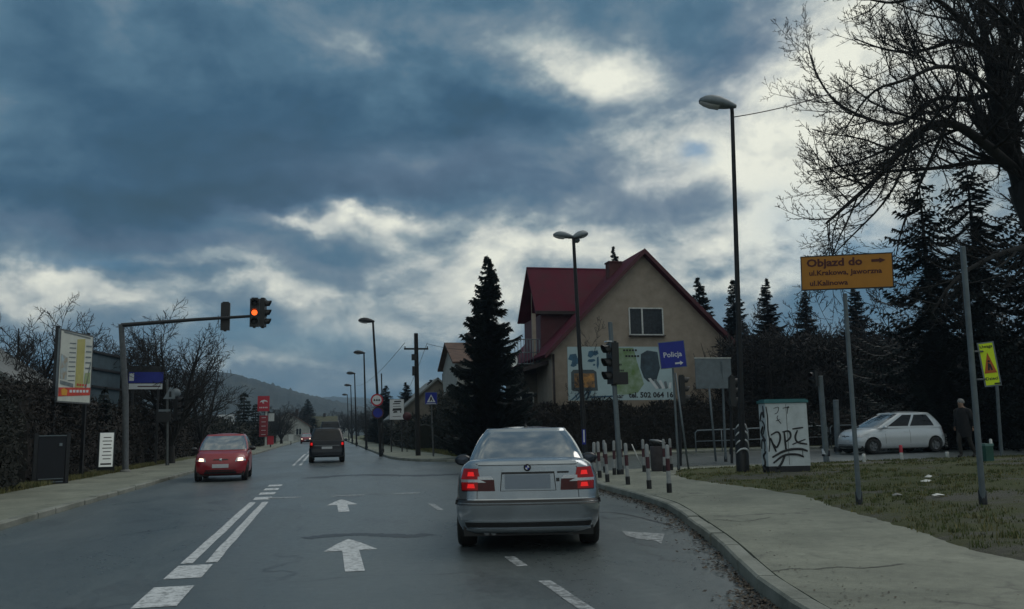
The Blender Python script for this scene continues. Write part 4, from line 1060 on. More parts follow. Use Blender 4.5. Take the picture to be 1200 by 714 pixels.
def hedge(name, label, pts, wd, ht, m, rr, n, cat='hedge', kind=None, ln=(.15, .4), bw=.03, corem=None, htvar=.25):
    """ hedge along a polyline: lumpy woody core inside a coat of twigs """
    p = thing(name, (pts[0][0], pts[0][1], 0), 0, label, cat) if not kind else None
    o = Vector((pts[0][0], pts[0][1], 0)) if p else Vector((0, 0, 0))
    L_ = [0]; 
    for a, c in zip(pts, pts[1:]): L_.append(L_[-1]+math.hypot(c[0]-a[0], c[1]-a[1]))
    def at(f):
        s_ = f*L_[-1]
        for i in range(len(pts)-1):
            if s_ <= L_[i+1]+1e-6:
                k = (s_-L_[i])/(L_[i+1]-L_[i]); a, c = Vector((*pts[i], 0)), Vector((*pts[i+1], 0)); d = (c-a).normalized(); return a.lerp(c, k)-o, Vector((d.y, -d.x, 0))
    def hh(f): return ht*(1+htvar*noise.noise(Vector((f*L_[-1]*.35, ht, 0)))+htvar*.5*noise.noise(Vector((f*L_[-1]*1.6, ht, 3))))
    core = MB(); nl = int(L_[-1]/.5)+2; prof = [(-1, 0), (-1.05, .35), (-.95, .7), (-.55, .92), (0, .97), (.55, .92), (.95, .7), (1.05, .35), (1, 0)]
    vs = []
    for i in range(nl+1):
        q, nn = at(i/nl); h = hh(i/nl)
        for j, (u, v) in enumerate(prof):
            k = 1+.22*noise.noise(Vector((i*.7, j*.9, ht))); vs.append(q+nn*u*wd*.40*k+Vector((0, 0, v*h*.90*(1+.06*noise.noise(Vector((i*1.1, j, 9)))))))
    W = len(prof); core.add(vs, [(i*W+j, i*W+j+1, (i+1)*W+j+1, (i+1)*W+j) for i in range(nl) for j in range(W-1)]+[tuple(range(W)), tuple(nl*W+j for j in range(W))])
    cm = corem or mat(m.name+' core', tuple(c*.55 for c in m.node_tree.nodes['Color Ramp'].color_ramp.elements[1].color[:3]), .95, 0, .6, 3, bump=1, bs=9)
    tw = MB()
    def pos():
        f = rr.random(); q, nn = at(f); h = hh(f); u = rr.choice((-1, 1))*rr.uniform(.72, 1.05) if rr.random() < .7 else rr.uniform(-1, 1)
        v = rr.random()**.9; 
        if abs(u) < .7: v = rr.uniform(.85, 1.02)
        return q+nn*u*wd*.5*(1-.5*max(0, v-.75)*4*.5)+Vector((0, 0, v*h))
    blades(tw, n, pos, rr, ln, bw, .5)
    if p: core.build('branches', cm, p, fix=False); tw.build('foliage', m, p, fix=False); return p
    off = len(tw.v); core_o = MB(); core_o.v = core.v+tw.v; core_o.f = core.f+[[i+len(core.v) for i in f] for f in tw.f]; core_o.m = [0]*len(core.f)+[1]*len(tw.f); core_o.sm = [False]*len(core_o.f)
    return tag(core_o.build(name, [cm, m], fix=False), label, cat, kind='stuff')

# the big bare tree at the right edge, guided main limbs then free growth
def guided_tree():
    rr = random.Random(21); D = 25.0
    base = G(1212, 560, .2); base = PD(1262, 541, D); base.z = .1
    p = thing('large_bare_tree', tuple(base), 0, 'huge spreading bare tree at the right edge with arching limbs against the sky', 'tree'); T, C = MB(), MB()
    def W(px, py, dd): return PD(px, py, D+dd)-base
    trunk = [Vector((0, 0, -.2)), W(1258, 450, 0), W(1246, 350, 0), W(1222, 280, .2), W(1196, 215, .4)]
    T.tube(smooth_line(trunk, 1), [.50-.016*i for i in range(10)], 12, cap=False)
    limbs = [  # (pixel path with depth offset), r0
     ([(1196, 215, .4), (1172, 150, .2), (1160, 80, 0), (1150, 20, -.5), (1146, -60, -1)], .26),
     ([(1196, 215, .4), (1180, 120, 1.5), (1176, 40, 2.2), (1172, -60, 3)], .22),
     ([(1200, 230, .2), (1215, 130, -1), (1200, 40, -2), (1190, -70, -2.6)], .22),
     ([(1200, 240, .4), (1250, 120, .5), (1290, 0, .8)], .22),
     ([(1204, 270, .2), (1270, 200, 1), (1340, 120, 1.5)], .18),
     ([(1190, 200, .3), (1150, 165, -1.0), (1112, 140, -1.8), (1070, 155, -2.2), (1045, 190, -2.6), (1022, 215, -3), (995, 238, -3.4), (968, 262, -3.7)], .17),
     ([(1166, 110, .1), (1130, 118, 1.0), (1095, 112, 1.8), (1055, 150, 2.2), (1010, 138, 2.6), (975, 118, 3.0), (955, 85, 3.2), (947, 55, 3.4)], .11),
     ([(1190, 190, .3), (1140, 190, 1.5), (1095, 198, 2.5), (1050, 200, 3.0), (1000, 205, 3.5), (955, 213, 4.0)], .10),
     ([(1160, 70, 0), (1125, 20, -1.2), (1085, -10, -2.0), (1050, 5, -2.5), (1020, 0, -3)], .11),
     ([(1158, 60, 0), (1118, 45, 1), (1080, 62, 2), (1040, 60, 2.6), (1000, 45, 3)], .09),
     ([(1185, 130, .2), (1140, 85, -2), (1100, 75, -3), (1060, 95, -3.6), (1020, 105, -4), (985, 160, -4.2)], .09),
     ([(1070, 155, -2.2), (1062, 190, -2), (1040, 235, -2), (1000, 275, -2.2), (975, 300, -2.4)], .055),
     ([(1225, 285, .2), (1188, 292, -.8), (1150, 306, -1.6), (1115, 330, -2.2), (1092, 368, -2.6)], .12),
     ([(1112, 140, -1.8), (1078, 215, -1.4), (1058, 262, -1.2), (1050, 300, -1)], .06),
     ([(1176, 40, 2.2), (1140, -20, 2.5), (1100, -60, 3)], .1), ([(1200, 40, -2), (1165, 10, -3), (1120, -30, -4)], .09),
    ]
    cfg = dict(levels=4, n=(16, 10, 8, 6), ref=(4.5, 2.0, 1.0, .6, 1), f0=.08, ratio=(.28, .48), rmin=.0075, split=.03, up=.12, wig=.12)
    for path, r0 in limbs:
        pts = smooth_line([W(*q) for q in path], 2)
        r1 = max(.012, r0*.16); n_ = len(pts); T.tube(pts, [r0+(r1-r0)*(i/(n_-1))**.8 for i in range(n_)], 8, cap=False)
        ramify(T, C, pts, r0*.8, r1, 0, rr, cfg)
    T.build('trunk', M['bark'], p, fix=False); C.build('crown', M['twig'], p, fix=False); return len(C.f)
nbig = guided_tree()

# spruces
def at_px(px, pybase, d): q = PD(px, pybase, d); return (q.x, q.y, .05)
def top_h(px, py, d): return PD(px, py, d).z
s0 = spruce('spruce_tree', 'tall dense dark spruce standing left of the red roofed house', top_h(574, 294, 40.5), 2.65, random.Random(4), at_px(575, 530, 40.5), dens=1.9, droop=.34)
s1 = spruce('spruce_tree', 'spruce tip rising behind the chimney of the red roofed house', top_h(728, 282, 66), 2.6, random.Random(5), at_px(728, 520, 66), dens=1.5)
GS = 'spruces behind the thicket'
for i, (px, py, d, rd, lb) in enumerate([(828, 321, 60, 3.0, 'spruce just beside the right slope of the red roof'), (869, 324, 62, 2.6, 'spruce directly behind the tall street lamp pole'), (909, 322, 60, 2.6, 'spruce between the street lamp and the amber detour sign'), (955, 338, 64, 2.6, 'spruce behind the left part of the amber detour sign'), (1015, 330, 66, 3, 'spruce behind the right part of the amber detour sign')]):
    h = top_h(px, py, d); c = dup(s1, at_px(px, 515, d), i*1.3, lb, (rd/2.4, rd/2.4, h/top_h(728, 282, 66))); c['group'] = GS
# evergreens behind the big tree, dark layered masses
for i, (px, py, d, rd, lb) in enumerate([(1105, 185, 36, 6.4, 'broad dark evergreen behind the left side of the huge bare tree'), (1165, 165, 38, 6.8, 'broad dark evergreen directly behind the trunk of the huge bare tree'), (1230, 190, 35, 4.6, 'dark evergreen cut by the right edge of the frame')]):
    t = spruce('evergreen_tree', lb, top_h(px, py, d), rd*1.0, random.Random(30+i), at_px(px, 520, d), dens=.8, droop=.55)
# left and distant conifers
t = spruce('cypress_tree', 'slim dark columnar evergreen beside the left billboard', top_h(118, 455, 34), .62, random.Random(8), at_px(118, 548, 34), dens=1.2)
c = dup(t, at_px(285, 515, 90), .6, 'dark columnar evergreen behind the red fuel station totem', (2.6, 2.6, top_h(285, 461, 90)/top_h(118, 455, 34)))
c = dup(t, at_px(299, 515, 95), 1.6, 'small dark evergreen just left of the fuel station totem', (2.0, 2.0, top_h(299, 474, 95)/top_h(118, 455, 34)))
c = dup(s1, at_px(360, 512, 190), 1, 'distant dark conifer beyond the fuel station', (1.6, 1.6, top_h(360, 468, 190)/top_h(728, 282, 66)))
for i, (px, py, d, s_) in enumerate([(476, 448, 85, 1.2), (492, 455, 90, 1.3), (505, 445, 80, 1.1), (518, 452, 85, 1.2), (452, 452, 100, 1.4)]):
    c = dup(s1, at_px(px, 512, d), i, ['conifer rising left of the wooden utility pole', 'conifer directly behind the wooden utility pole', 'conifer above the blue pedestrian crossing sign', 'conifer between crossing sign and brown roofed house', 'distant conifer above the white notice board'][i], (s_*.8, s_*.8, top_h(px, py, d)/top_h(728, 282, 66))); c['group'] = 'conifers beyond the junction'

# bare trees
GB = 'bare trees along the left side'
tA = bare_tree('bare_tree', 'wide bare tree behind the signal gantry', top_h(190, 378, 42), random.Random(11), 3, (11, 9, 7, 5), .20, loc=at_px(200, 530, 42), rmin=.013, up=.09, fork=.12, group=GB, stemn=7, spread=.42)
tB = bare_tree('bare_tree', 'bare tree whose twigs show above the left billboard', top_h(95, 375, 40), random.Random(12), 3, (9, 7, 6, 4), .14, loc=at_px(100, 530, 40), rmin=.013, up=.09, fork=.15, group=GB, stemn=5, spread=.3)
tC = bare_tree('bare_tree', 'bare brown tree in the thicket', 8.5, random.Random(13), 4, (9, 7, 6, 4), .13, loc=at_px(940, 500, 46), rmin=.016, fork=.15, group='bare trees in the dark thicket', m=M['twigb'])
tC['label'] = 'bare brown tree in the thicket behind the utility cabinet'
for i, (px, d, s_, src, lb) in enumerate([(30, 36, .95, 0, 'bare tree above the grey roof at the left edge'), (2, 33, .85, 1, 'leftmost bare tree, cut by the frame edge'), (62, 39, .9, 1, 'bare tree left of the billboard post'), (150, 46, .98, 1, 'bare tree directly behind the gantry pole'), (236, 55, 1.05, 1, 'slim bare tree right of the wide bare tree'), (130, 52, 1.1, 0, 'pale bare tree right of the left billboard')]):
    c = dup((tA, tB)[src], at_px(px, 520, d), i*1.9+1, lb, s_)
for i, (px, d, s_) in enumerate([(880, 50, .95), (905, 44, .85), (985, 46, .95), (1020, 42, .9), (1050, 47, 1.05), (1080, 40, .9), (1115, 44, 1.1), (1150, 40, 1), (1180, 43, 1.1), (860, 47, .8), (960, 52, 1.05)]):
    c = dup(tC, at_px(px, 505, d), i*2.1, 'bare brown tree standing in the dark thicket behind the side street', s_)
tC['label'] = 'bare brown tree standing in the dark thicket behind the side street'
c = dup(tC, at_px(695, 520, 43.5), .5, 'small bare tree in front of the gabled house beside the signal mast', (.55, .55, .78)); c['group'] = 'garden trees'; 
# far roadside trees
for i, (px, d, s_) in enumerate([(330, 120, .9), (322, 150, 1.2), (345, 180, 1.3), (352, 240, 1.6), (400, 260, 1.5), (412, 200, 1.2), (430, 150, 1.0), (440, 120, .9), (455, 110, 1.0), (420, 320, 1.8), (340, 280, 1.8), (378, 400, 2.0)]):
    c = dup(tA, at_px(px, 508, d), i*1.3, 'small distant bare tree beside the far end of the road', (s_, s_, s_*.75)); c['group'] = 'distant roadside trees'

# hedges
lx_ = -8.6
hedge('tall_hedge', 'tall dark hedge along the left pavement in front of the grey roof', [(lx_, 8), (lx_-.1, 16), (lx_, 25.0)], 1.6, 2.55, M['hedge'], random.Random(1), 30000, ln=(.06, .22), bw=.022)
hedge('tall_hedge', 'dark hedge between the dark gate and the small white light box', [(lx_-.5, 27.4), (lx_-.5, 34.0)], 1.5, 3.0, M['hedgeb'], random.Random(2), 14000, ln=(.06, .25), bw=.025)
hedge('tall_hedge', 'brown scrub hedge behind the red car left of the road', [(lx_-1.2, 35), (lx_-.8, 45), (lx_-.6, 62)], 2.2, 2.6, M['hedgeb'], random.Random(3), 15000, ln=(.1, .35), bw=.04)
hedge('scrub_hedge', 'low dark scrub around the fuel station sign', [(-9.5, 66), (-9.0, 95), (-9, 130)], 3.0, 2.4, M['hedge'], random.Random(4), 9000, ln=(.2, .6), bw=.08)
hedge('garden_hedge', 'dark hedge in front of the gabled house beyond the side street', [(7.2, 46), (9.0, 42.2), (18, 41.2), (24, 40)], 1.8, 2.45, M['hedgeb'], random.Random(5), 26000, ln=(.1, .35), bw=.03)
hedge('conifer_hedge', 'tall dark hedge at the foot of the big spruce', [(8.3, 44.5), (8.0, 60)], 2.0, 3.6, M['hedge'], random.Random(6), 12000, ln=(.1, .35), bw=.035)
hedge('roadside_hedge', 'low dark hedge along the right pavement behind the lamp posts', [(6.9, 62), (6.9, 90), (7, 140)], 2.0, 2.2, M['hedge'], random.Random(7), 8000, ln=(.2, .6), bw=.07)
# woodland behind the side street
rw = random.Random(9); wd_ = MB()
def wp():
    f = rw.random(); y = 40.5+rw.random()*9; px = 845+f*480
    x = math.tan(math.atan((px-CX)/F)+R(12.2))*y; h = 6.6*(1+.10*noise.noise(Vector((x*.4, y*.3, 0)))) * (1-.12*max(0, (49-y)/9))
    return Vector((x, y, h*rw.random()**.85))
blades(wd_, 95000, wp, rw, (.25, .7), .035, .6)
for k in range(420):
    c = wp(); c.z = 0; q, rd = bend(c, (rw.gauss(0, .12), rw.gauss(0, .12), 1), rw.uniform(4.5, 7.2), 6, rw.uniform(.03, .08), .01, rw, .02, .07); wd_.tube(q, rd, 4, cap=False)
tag(wd_.build('thicket', M['twigb'], fix=False), 'dense dark leafless thicket filling the ground behind the side street', 'thicket', kind='stuff')
hedge('thicket_edge', 'low dark brambles along the foot of the thicket', [(22.5, 40.2), (30, 37.4), (40, 35.3), (54, 33.5)], 2.0, 2.0, M['hedgeb'], random.Random(16), 16000, cat='brambles', kind='stuff')

# grass tufts, litter leaves
rg = random.Random(77); gb = MB()
def gpos(xr, yr, poly=None):
    while True:
        x, y = rg.uniform(*xr), rg.uniform(*yr)
        if poly is None or (inside(x, y, poly)): return x, y
def tuft(mb, x, y, z, h, n, w_=.012, mi=0):
    for _ in range(n):
        a = rg.random()*6.28; l = h*rg.uniform(.5, 1.2); ox, oy = rg.gauss(0, .04), rg.gauss(0, .04); lean = rg.uniform(.1, .8)*l
        dx, dy = math.cos(a), math.sin(a)
        mb.add([(x+ox-dy*w_, y+oy+dx*w_, z-.02), (x+ox+dy*w_, y+oy-dx*w_, z-.02), (x+ox+dx*lean, y+oy+dy*lean, z+l)], [(0, 1, 2)], mi)
for _ in range(24000):
    x, y = gpos((4.5, 30), (4, 26), gpoly); d = math.hypot(x, y)
    if d > 26 and rg.random() < .4: continue
    if noise.noise(Vector((x*.45, y*.6, 7))) < -.02 and rg.random() < .93: continue
    tuft(gb, x, y, grass_z(x, y), (.025+.04*rg.random())*(1+.9*noise.noise(Vector((x*1.3, y*1.3, 2)))), 6, .006+.0004*d, 0 if rg.random() < .6 else 1)
MG1 = mat('grass blade green', (.070, .086, .024), .9, 0, .4, 2); MG2 = mat('grass blade straw', (.15, .138, .055), .9, 0, .35, 2)
tag(gb.build('grass', [MG1, MG2], fix=False), 'short worn winter grass on the verge beside the right pavement', 'grass', kind='stuff')
gb = MB()
for _ in range(5000):
    x = -7.75-abs(rg.gauss(0, .35)); y = rg.uniform(10, 48); tuft(gb, x, y, .1, .14, 4, .012, 0 if rg.random() < .3 else 1)
for _ in range(2500): x = rg.uniform(6.3, 8.4); y = rg.uniform(41.5, 60); tuft(gb, x, y, .14, .14, 4, .016, rg.choice((0, 1)))
tag(gb.build('dry_grass', [MG1, MG2], fix=False), 'dry straw coloured grass along the foot of the left hedges', 'grass', kind='stuff')
lb_ = MB(); kk = [p for p in kin if 2 < p.y < 24]; ko = [p for p in kp if 1 < p.y < 24]
for _ in range(5200):
    i = rg.randrange(len(ko)-1); p = ko[i].lerp(ko[i+1], rg.random()); t = (ko[i+1]-ko[i]).normalized(); n_ = Vector((-t.y, t.x, 0))
    dist_ = abs(rg.gauss(0, .16)) if noise.noise(p*.9) > -.25 else abs(rg.gauss(0, .05)); q = p+n_*(.02+dist_); s_ = rg.uniform(.01, .032); a = rg.random()*6.28; z = .008+rg.random()*.02
    u = Vector((math.cos(a), math.sin(a), rg.uniform(-.4, .4)))*s_; v = Vector((-math.sin(a), math.cos(a), rg.uniform(-.4, .4)))*s_*.6; q.z = z
    lb_.add([q-u, q-v, q+u*.9, q+v], [(0, 1, 2, 3)], rg.choice((0, 0, 1)))
for _ in range(700):
    i = rg.randrange(len(kk)-1); p = kk[i].lerp(kk[i+1], rg.random()); t = (kk[i+1]-kk[i]).normalized(); n_ = Vector((t.y, -t.x, 0)); q = p+n_*abs(rg.gauss(0, .5)); s_ = rg.uniform(.006, .02); a = rg.random()*6.28
    u = Vector((math.cos(a), math.sin(a), rg.uniform(-.3, .3)))*s_; v = Vector((-math.sin(a), math.cos(a), 0))*s_*.6; q.z = ZK+.008
    lb_.add([q-u, q-v, q+u*.9, q+v], [(0, 1, 2, 3)], rg.choice((0, 1)))
tag(lb_.build('dead_leaves', [mat('wet leaf litter', (.028, .022, .016), .8, 0, .4, 9), mat('brown leaf litter', (.075, .055, .035), .85, 0, .4, 9)], fix=False), 'dark leaf litter and grit gathered against the right kerb', 'leaves', kind='stuff')

# ------------------------------------------------------------------ street furniture
def lean_pole(name, label, cat, bpx, tpx, r0, r1, d=None, z=ZK, group=None, m=None, foot=True):
    b0 = G(*bpx, z) if d is None else PD(*bpx, d)
    D = dep(b0); top = PD(*tpx, D); b0.z = min(b0.z, z) if d is None else b0.z
    p = thing(name, tuple(b0), 0, label, cat, group); t = top-b0
    mb = MB(); mb.tube([(0, 0, -.05 if d is None else -.35), t*.35, t], [r0, r0*.6+r1*.4, r1], 12); mb.lathe([(r1*1.0, 0), (r1*.9, .01), (0.001, .015)], tuple(t), 'Z', 12)
    mb.build('pole', m or M['post'], p, sharp=60)
    if foot:
        f = MB(); f.lathe([(r0*1.35, -.05), (r0*1.35, .14), (r0*1.05, .16)], (0, 0, 0), 'Z', 12); f.build('foot', M['dark'], p, sharp=40)
    return p, b0, t, D
def lamp_head(parent, loc, az, s=1.0, tilt=8, m=None):
    """ cobra head luminaire pointing along azimuth az (0 = +X) """
    prof = [(-.08, .03, .03), (0, .055, .05), (.12, .10, .075), (.30, .145, .10), (.48, .155, .10), (.62, .12, .075), (.72, .05, .035), (.74, .005, .005)]
    mb = MB(); vs = []; n = 14
    for (x, wy, hz_) in prof:
        for k in range(n):
            a = 2*math.pi*k/n; zz = math.sin(a)*hz_; zz = zz*.55 if zz < 0 else zz; vs.append((x*s, math.cos(a)*wy*s*1.15, zz*s*1.75))
    mb.add(vs, [(i*n+k, i*n+(k+1) % n, (i+1)*n+(k+1) % n, (i+1)*n+k) for i in range(len(prof)-1) for k in range(n)]+[tuple(range(n))], 0, True)
    o = mb.build('lamp_head', m or M['signback'], parent); o.location = loc; o.rotation_euler = Euler((0, -R(tilt), az), 'XYZ')
    g = MB(); vs = []; 
    for j, (x, wy, hz_) in enumerate(prof[3:7]):
        for k in range(9): a = math.pi*(1+k/8); vs.append((x*s, math.cos(a)*wy*.88*s, (-.02+math.sin(a)*hz_*1.1)*s))
    g.add(vs, [(i*9+k, i*9+k+1, (i+1)*9+k+1, (i+1)*9+k) for i in range(3) for k in range(8)], 0, True); g.build('lamp_cover', M['clear'], o); return o
# tall lamp on the right with striped foot
p, b0, t, D = lean_pole('street_lamp', 'tallest street lamp, single grey head, black foot sprayed with white loops', 'street lamp', (871, 556), (858, 132), .085, .05, z=ZK, m=M['dark'], foot=False)
mb = MB(); mb.tube([t+Vector((0, 0, -.05)), t+Vector((.0, 0, .10)), t+Vector((-.06, -.02, .17)), t+Vector((-.14, -.03, .19))], [.05, .05, .045, .04], 8); mb.build('bracket', M['dark'], p)
lamp_head(p, tuple(t+Vector((.02, 0, .17))), math.pi+R(-10), 1.22, 10)
k = PD(867, 500, D)-b0
mb = MB(); hf = k.z; mb.lathe([(.17, -.05), (.17, hf-.12), (.13, hf-.02), (.07, hf+.03)], (0, 0, 0), 'Z', 20); ft = mb.build('foot', M['black'], p, sharp=50)
mb = MB()
for i, zz in enumerate((.55, .78, 1.0, 1.2)):
    pts = []
    for j in range(13):
        a = R(-170+j*13.5); r_ = .176 if zz < hf-.14 else .15; pts.append((math.cos(a)*r_, math.sin(a)*r_, zz+.17*math.sin(math.pi*j/12)-.10*(j/12)))
    mb.tube(pts, [.012+.016*math.sin(math.pi*j/12) for j in range(13)], 6)
mb.lathe([(.001, -.02), (.05, -.02), (.06, 0), (.05, .02), (.001, .02)], (.0, -.10, hf+.0), 'Y', 14); mb.build('white_stripes', M['inkw'], ft)
lamp_top = b0+t
# cable from the lamp to the big tree
mb = MB(); a = lamp_top+Vector((.05, 0, -.12)); c = PD(1120, 35, 28); pts = []
for i in range(25):
    f = i/24; q = a.lerp(c, f); q.z -= .9*4*f*(1-f)*.5; pts.append(q)
mb.tube(pts, .014, 5); o = mb.build('overhead_cable', M['black']); tag(o, 'black cable sagging from the tallest street lamp into the big bare tree', 'cable')
# double lamp
p, b0, t, D = lean_pole('street_lamp', 'street lamp with two heads spread like wings in front of the gabled house', 'street lamp', (687, 556), (672, 279), .075, .045, z=ZK, m=M['dark'])
lamp_head(p, tuple(t+Vector((-.06, 0, .03))), math.pi, .72, 4); lamp_head(p, tuple(t+Vector((.03, 0, .03))), R(25), .72, 18); lamp_head(p, tuple(t+Vector((.03, .05, .0))), R(60), .6, 0)
mb = MB(); mb.tube([t+Vector((-.15, 0, 0)), t+Vector((.12, .03, .02))], .03, 8); mb.build('bracket', M['dark'], p)
k = PD(683, 512, D)-b0; mb = MB(); mb.box((k.x-.0, k.y-.10, k.z), (.10, .02, .42)); mb.build('small_blue_plate', M['blues'], p); mb = MB(); mb.box((k.x, k.y-.113, k.z+.02), (.04, .006, .34)); mb.build('white_bar', M['inkw'], p)
# far row of lamps
GL = 'row of street lamps along the far right kerb'
for i, (bx, by, tx, ty, d) in enumerate([(446.5, 532, 437, 377, 50), (429.5, 525.5, 426.5, 414, 70), (418, 520.5, 415.5, 438, 90), (413, 517, 411, 452, 112), (409, 515, 407, 463, 140)]):
    lb = ['street lamp carrying two round signs, nearest of the far row', 'second street lamp of the far row, just behind the round signs', 'third street lamp of the far row', 'fourth street lamp of the far row', 'farthest street lamp of the far row'][i]
    p, b0, t, D = lean_pole('street_lamp', lb, 'street lamp', (bx, by), (tx, ty), .10, .06, d=d, group=GL, m=M['dark']); lamp_head(p, tuple(t), math.pi, 1.15, 4, M['dark'])
    if i == 0:
        for (cx_, cy_, kind) in ((441.5, 469, 'n'), (442.5, 484, 'b')):
            c = PD(cx_, cy_, 50)-b0; r_ = .36 if kind == 'n' else .34
            f = MB(); f.lathe([(.001, -.02), (r_, -.02), (r_, .02), (.001, .02)], (c.x, c.y-.14, c.z), 'Y', 28); sn = f.build('round_sign', M['redsign'] if kind == 'n' else M['blues'], p, sharp=40)
            if kind == 'n':
                g = MB(); g.lathe([(.001, -.026), (.27, -.026), (.27, 0)], (c.x, c.y-.14, c.z), 'Y', 28); g.build('white_disc', M['inkw'], sn, sharp=40)
                g = MB()
                for xo in (-.14, 0, .13): g.box((c.x+xo, c.y-.172, c.z-.02), (.10, .006, .07)); g.box((c.x+xo, c.y-.172, c.z+.03), (.06, .006, .05))
                g.build('black_symbol', M['inkb'], sn)
            else:
                g = MB(); g.lathe([(.27, -.026), (.34, -.026)], (c.x, c.y-.14, c.z), 'Y', 28); g.build('red_ring', M['maroon'], sn)
p, b0, t, D = lean_pole('thin_mast', 'thin dark mast just right of the round signs', 'pole', (449, 529), (447, 438), .05, .04, d=54, m=M['dark'])
# wooden utility pole and wires
p, b0, t, D = lean_pole('utility_pole', 'dark wooden utility pole with crossarm and box', 'utility pole', (490, 534), (487.5, 391), .14, .11, z=ZK, m=M['bark'], foot=False)
c = PD(487.7, 409, D)-b0; mb = MB(); mb.box((c.x, c.y, c.z), (1.3, .08, .09)); 
for xo in (-.6, .6): mb.tube([(c.x+xo, c.y, c.z), (c.x+xo, c.y, c.z+.14)], .03, 6)
mb.build('crossarm', M['bark'], p); c = PD(485, 419, D)-b0; mb = MB(); mb.box((c.x, c.y-.1, c.z), (.26, .22, .32)); c2 = PD(487, 435, D)-b0; mb.box((c2.x-.12, c2.y-.1, c2.z), (.14, .14, .5)); mb.build('junction_box', M['dark'], p)
up_top = b0+t
mb = MB()
for (ax_, ay_, az_, bx_, by_, bd_, sg) in [(-.6, 0, -.5, 418, 452, 125, 1.2), (.6, 0, -.5, 470, 470, 95, .8), (.6, 0, -.55, 610, 400, 47.5, .8)]:
    a = up_top+Vector((ax_, ay_, az_)); e = PD(bx_, by_, bd_); pts = [a.lerp(e, i/20)-Vector((0, 0, sg*4*(i/20)*(1-i/20)*.5)) for i in range(21)]; mb.tube(pts, .013, 4)
tag(mb.build('overhead_wires', M['black']), 'thin black wires strung from the wooden utility pole', 'wires')

# ---- signal heads
def signal_head(parent, loc, rz, on=None, back=False, s=1.0, n=3, name='signal_head'):
    e = MB(); w_, h_ = .34*s, .36*s*n
    e.box((0, .06*s, 0), (w_, .20*s, h_)); e.box((0, .06*s, h_/2+.02*s), (w_*.7, .14*s, .05*s)); e.box((0, .06*s, -h_/2-.02*s), (w_*.3, .10*s, .05*s))
    o = e.build(name, M['black'], parent); o.location = loc; o.rotation_euler = (0, 0, rz)
    for i in range(n):
        z = (n-1)/2*.35*s-i*.35*s
        v = MB(); vs = []; 
        for j, y in enumerate((-.04*s, -.26*s)):
            for k in range(13):
                a = R(-30+k*20); vs.append((math.cos(a)*.135*s, y-(0 if j == 0 else -.07*s*(1-math.sin(a))), z+math.sin(a)*.135*s))
        v.add(vs, [(k, k+1, 13+k+1, 13+k) for k in range(12)], 0, True); v.build('visor', M['black'], o)
        l = MB(); l.lathe([(.001, -.065*s), (.07*s, -.06*s), (.11*s, -.04*s)], (0, 0, z), 'Y', 20)
        mm = M['black'] if i != on else mat('lit amber lens', (.8, .2, .02), .3, emit=(1, .12, .02), es=1.3)
        if on is None and i == 0: mm = mat('unlit lens', (.05, .012, .012), .2, 0, .2, 9, coat=.5)
        l.build('lens', mm, o)
    return o
# gantry on the left
b0 = G(147, 553, .10); D = dep(b0); b0.z = .10
p = thing('signal_gantry', tuple(b0), 0, 'grey gantry pole with an arm over the road carrying three dark signal heads', 'traffic signal')
top = PD(142, 380, D)-b0; tip = PYp(313, 369.5, b0.y)-b0
mb = MB(); mb.tube([(0, 0, -.1), (top.x*.5, 0, top.z*.5), top], [.12, .11, .10], 12); mb.build('pole', M['steel'], p, sharp=60)
mb = MB(); mb.tube([top+Vector((0, 0, -.04)), top.lerp(tip, .5), tip], [.085, .07, .055], 10); mb.build('arm', M['dark'], p, sharp=60)
mb = MB(); mb.lathe([(.2, -.1), (.2, .06), (.13, .08)], (0, 0, 0), 'Z', 12); mb.build('foot', M['concrete'], p, sharp=40)
for (px, py, rz, on) in ((264, 371, math.pi, 9), (298.5, 367, R(3), 1), (310, 367, R(80), None)):
    c = PYp(px, py, b0.y)-b0; yo = -.12 if px != 264 else .12
    signal_head(p, (c.x, c.y+(yo if px < 305 else 0), c.z), rz, on, s=1.02 if px == 264 else 1.05)
mb = MB()
for px in (264, 298.5, 309):
    c = PYp(px, 370.5, b0.y)-b0; mb.box((c.x, 0, c.z), (.10, .26, .10))
mb.build('clamps', M['dark'], p)

# right signal mast
p, b0, t, D = lean_pole('signal_mast', 'grey signal mast beside the bollards with a side facing signal and a small lower box', 'traffic signal', (727, 556), (715, 378), .075, .06, z=ZK, m=M['signback'])
c = PD(711, 426, D)-b0; o = signal_head(p, (c.x+.12, c.y, c.z), R(-82), None, s=1.05)
c2 = PD(728, 443.5, D)-b0; mb = MB(); mb.box((c2.x, c2.y+.02, c2.z), (.34, .22, .33)); mb.lathe([(.13, 0), (.13, -.16)], (c2.x+.02, c2.y+.26, c2.z), 'Y', 14); mb.build('lower_box', M['black'], p)
mb = MB(); mb.tube([Vector((c.x+.05, c.y, c.z+.35)), Vector(PD(719, 415, D)-b0)], .02, 6); mb.tube([Vector((c.x+.05, c.y, c.z-.35)), Vector(PD(721, 440, D)-b0)], .02, 6); mb.build('mounting_arms', M['dark'], p)
gl = MB(); c3 = PD(711, 401, D)-b0; gl.box((c3.x, c3.y-.12, c3.z), (.16, .2, .03)); gl.build('head_cap', M['clear'], p)

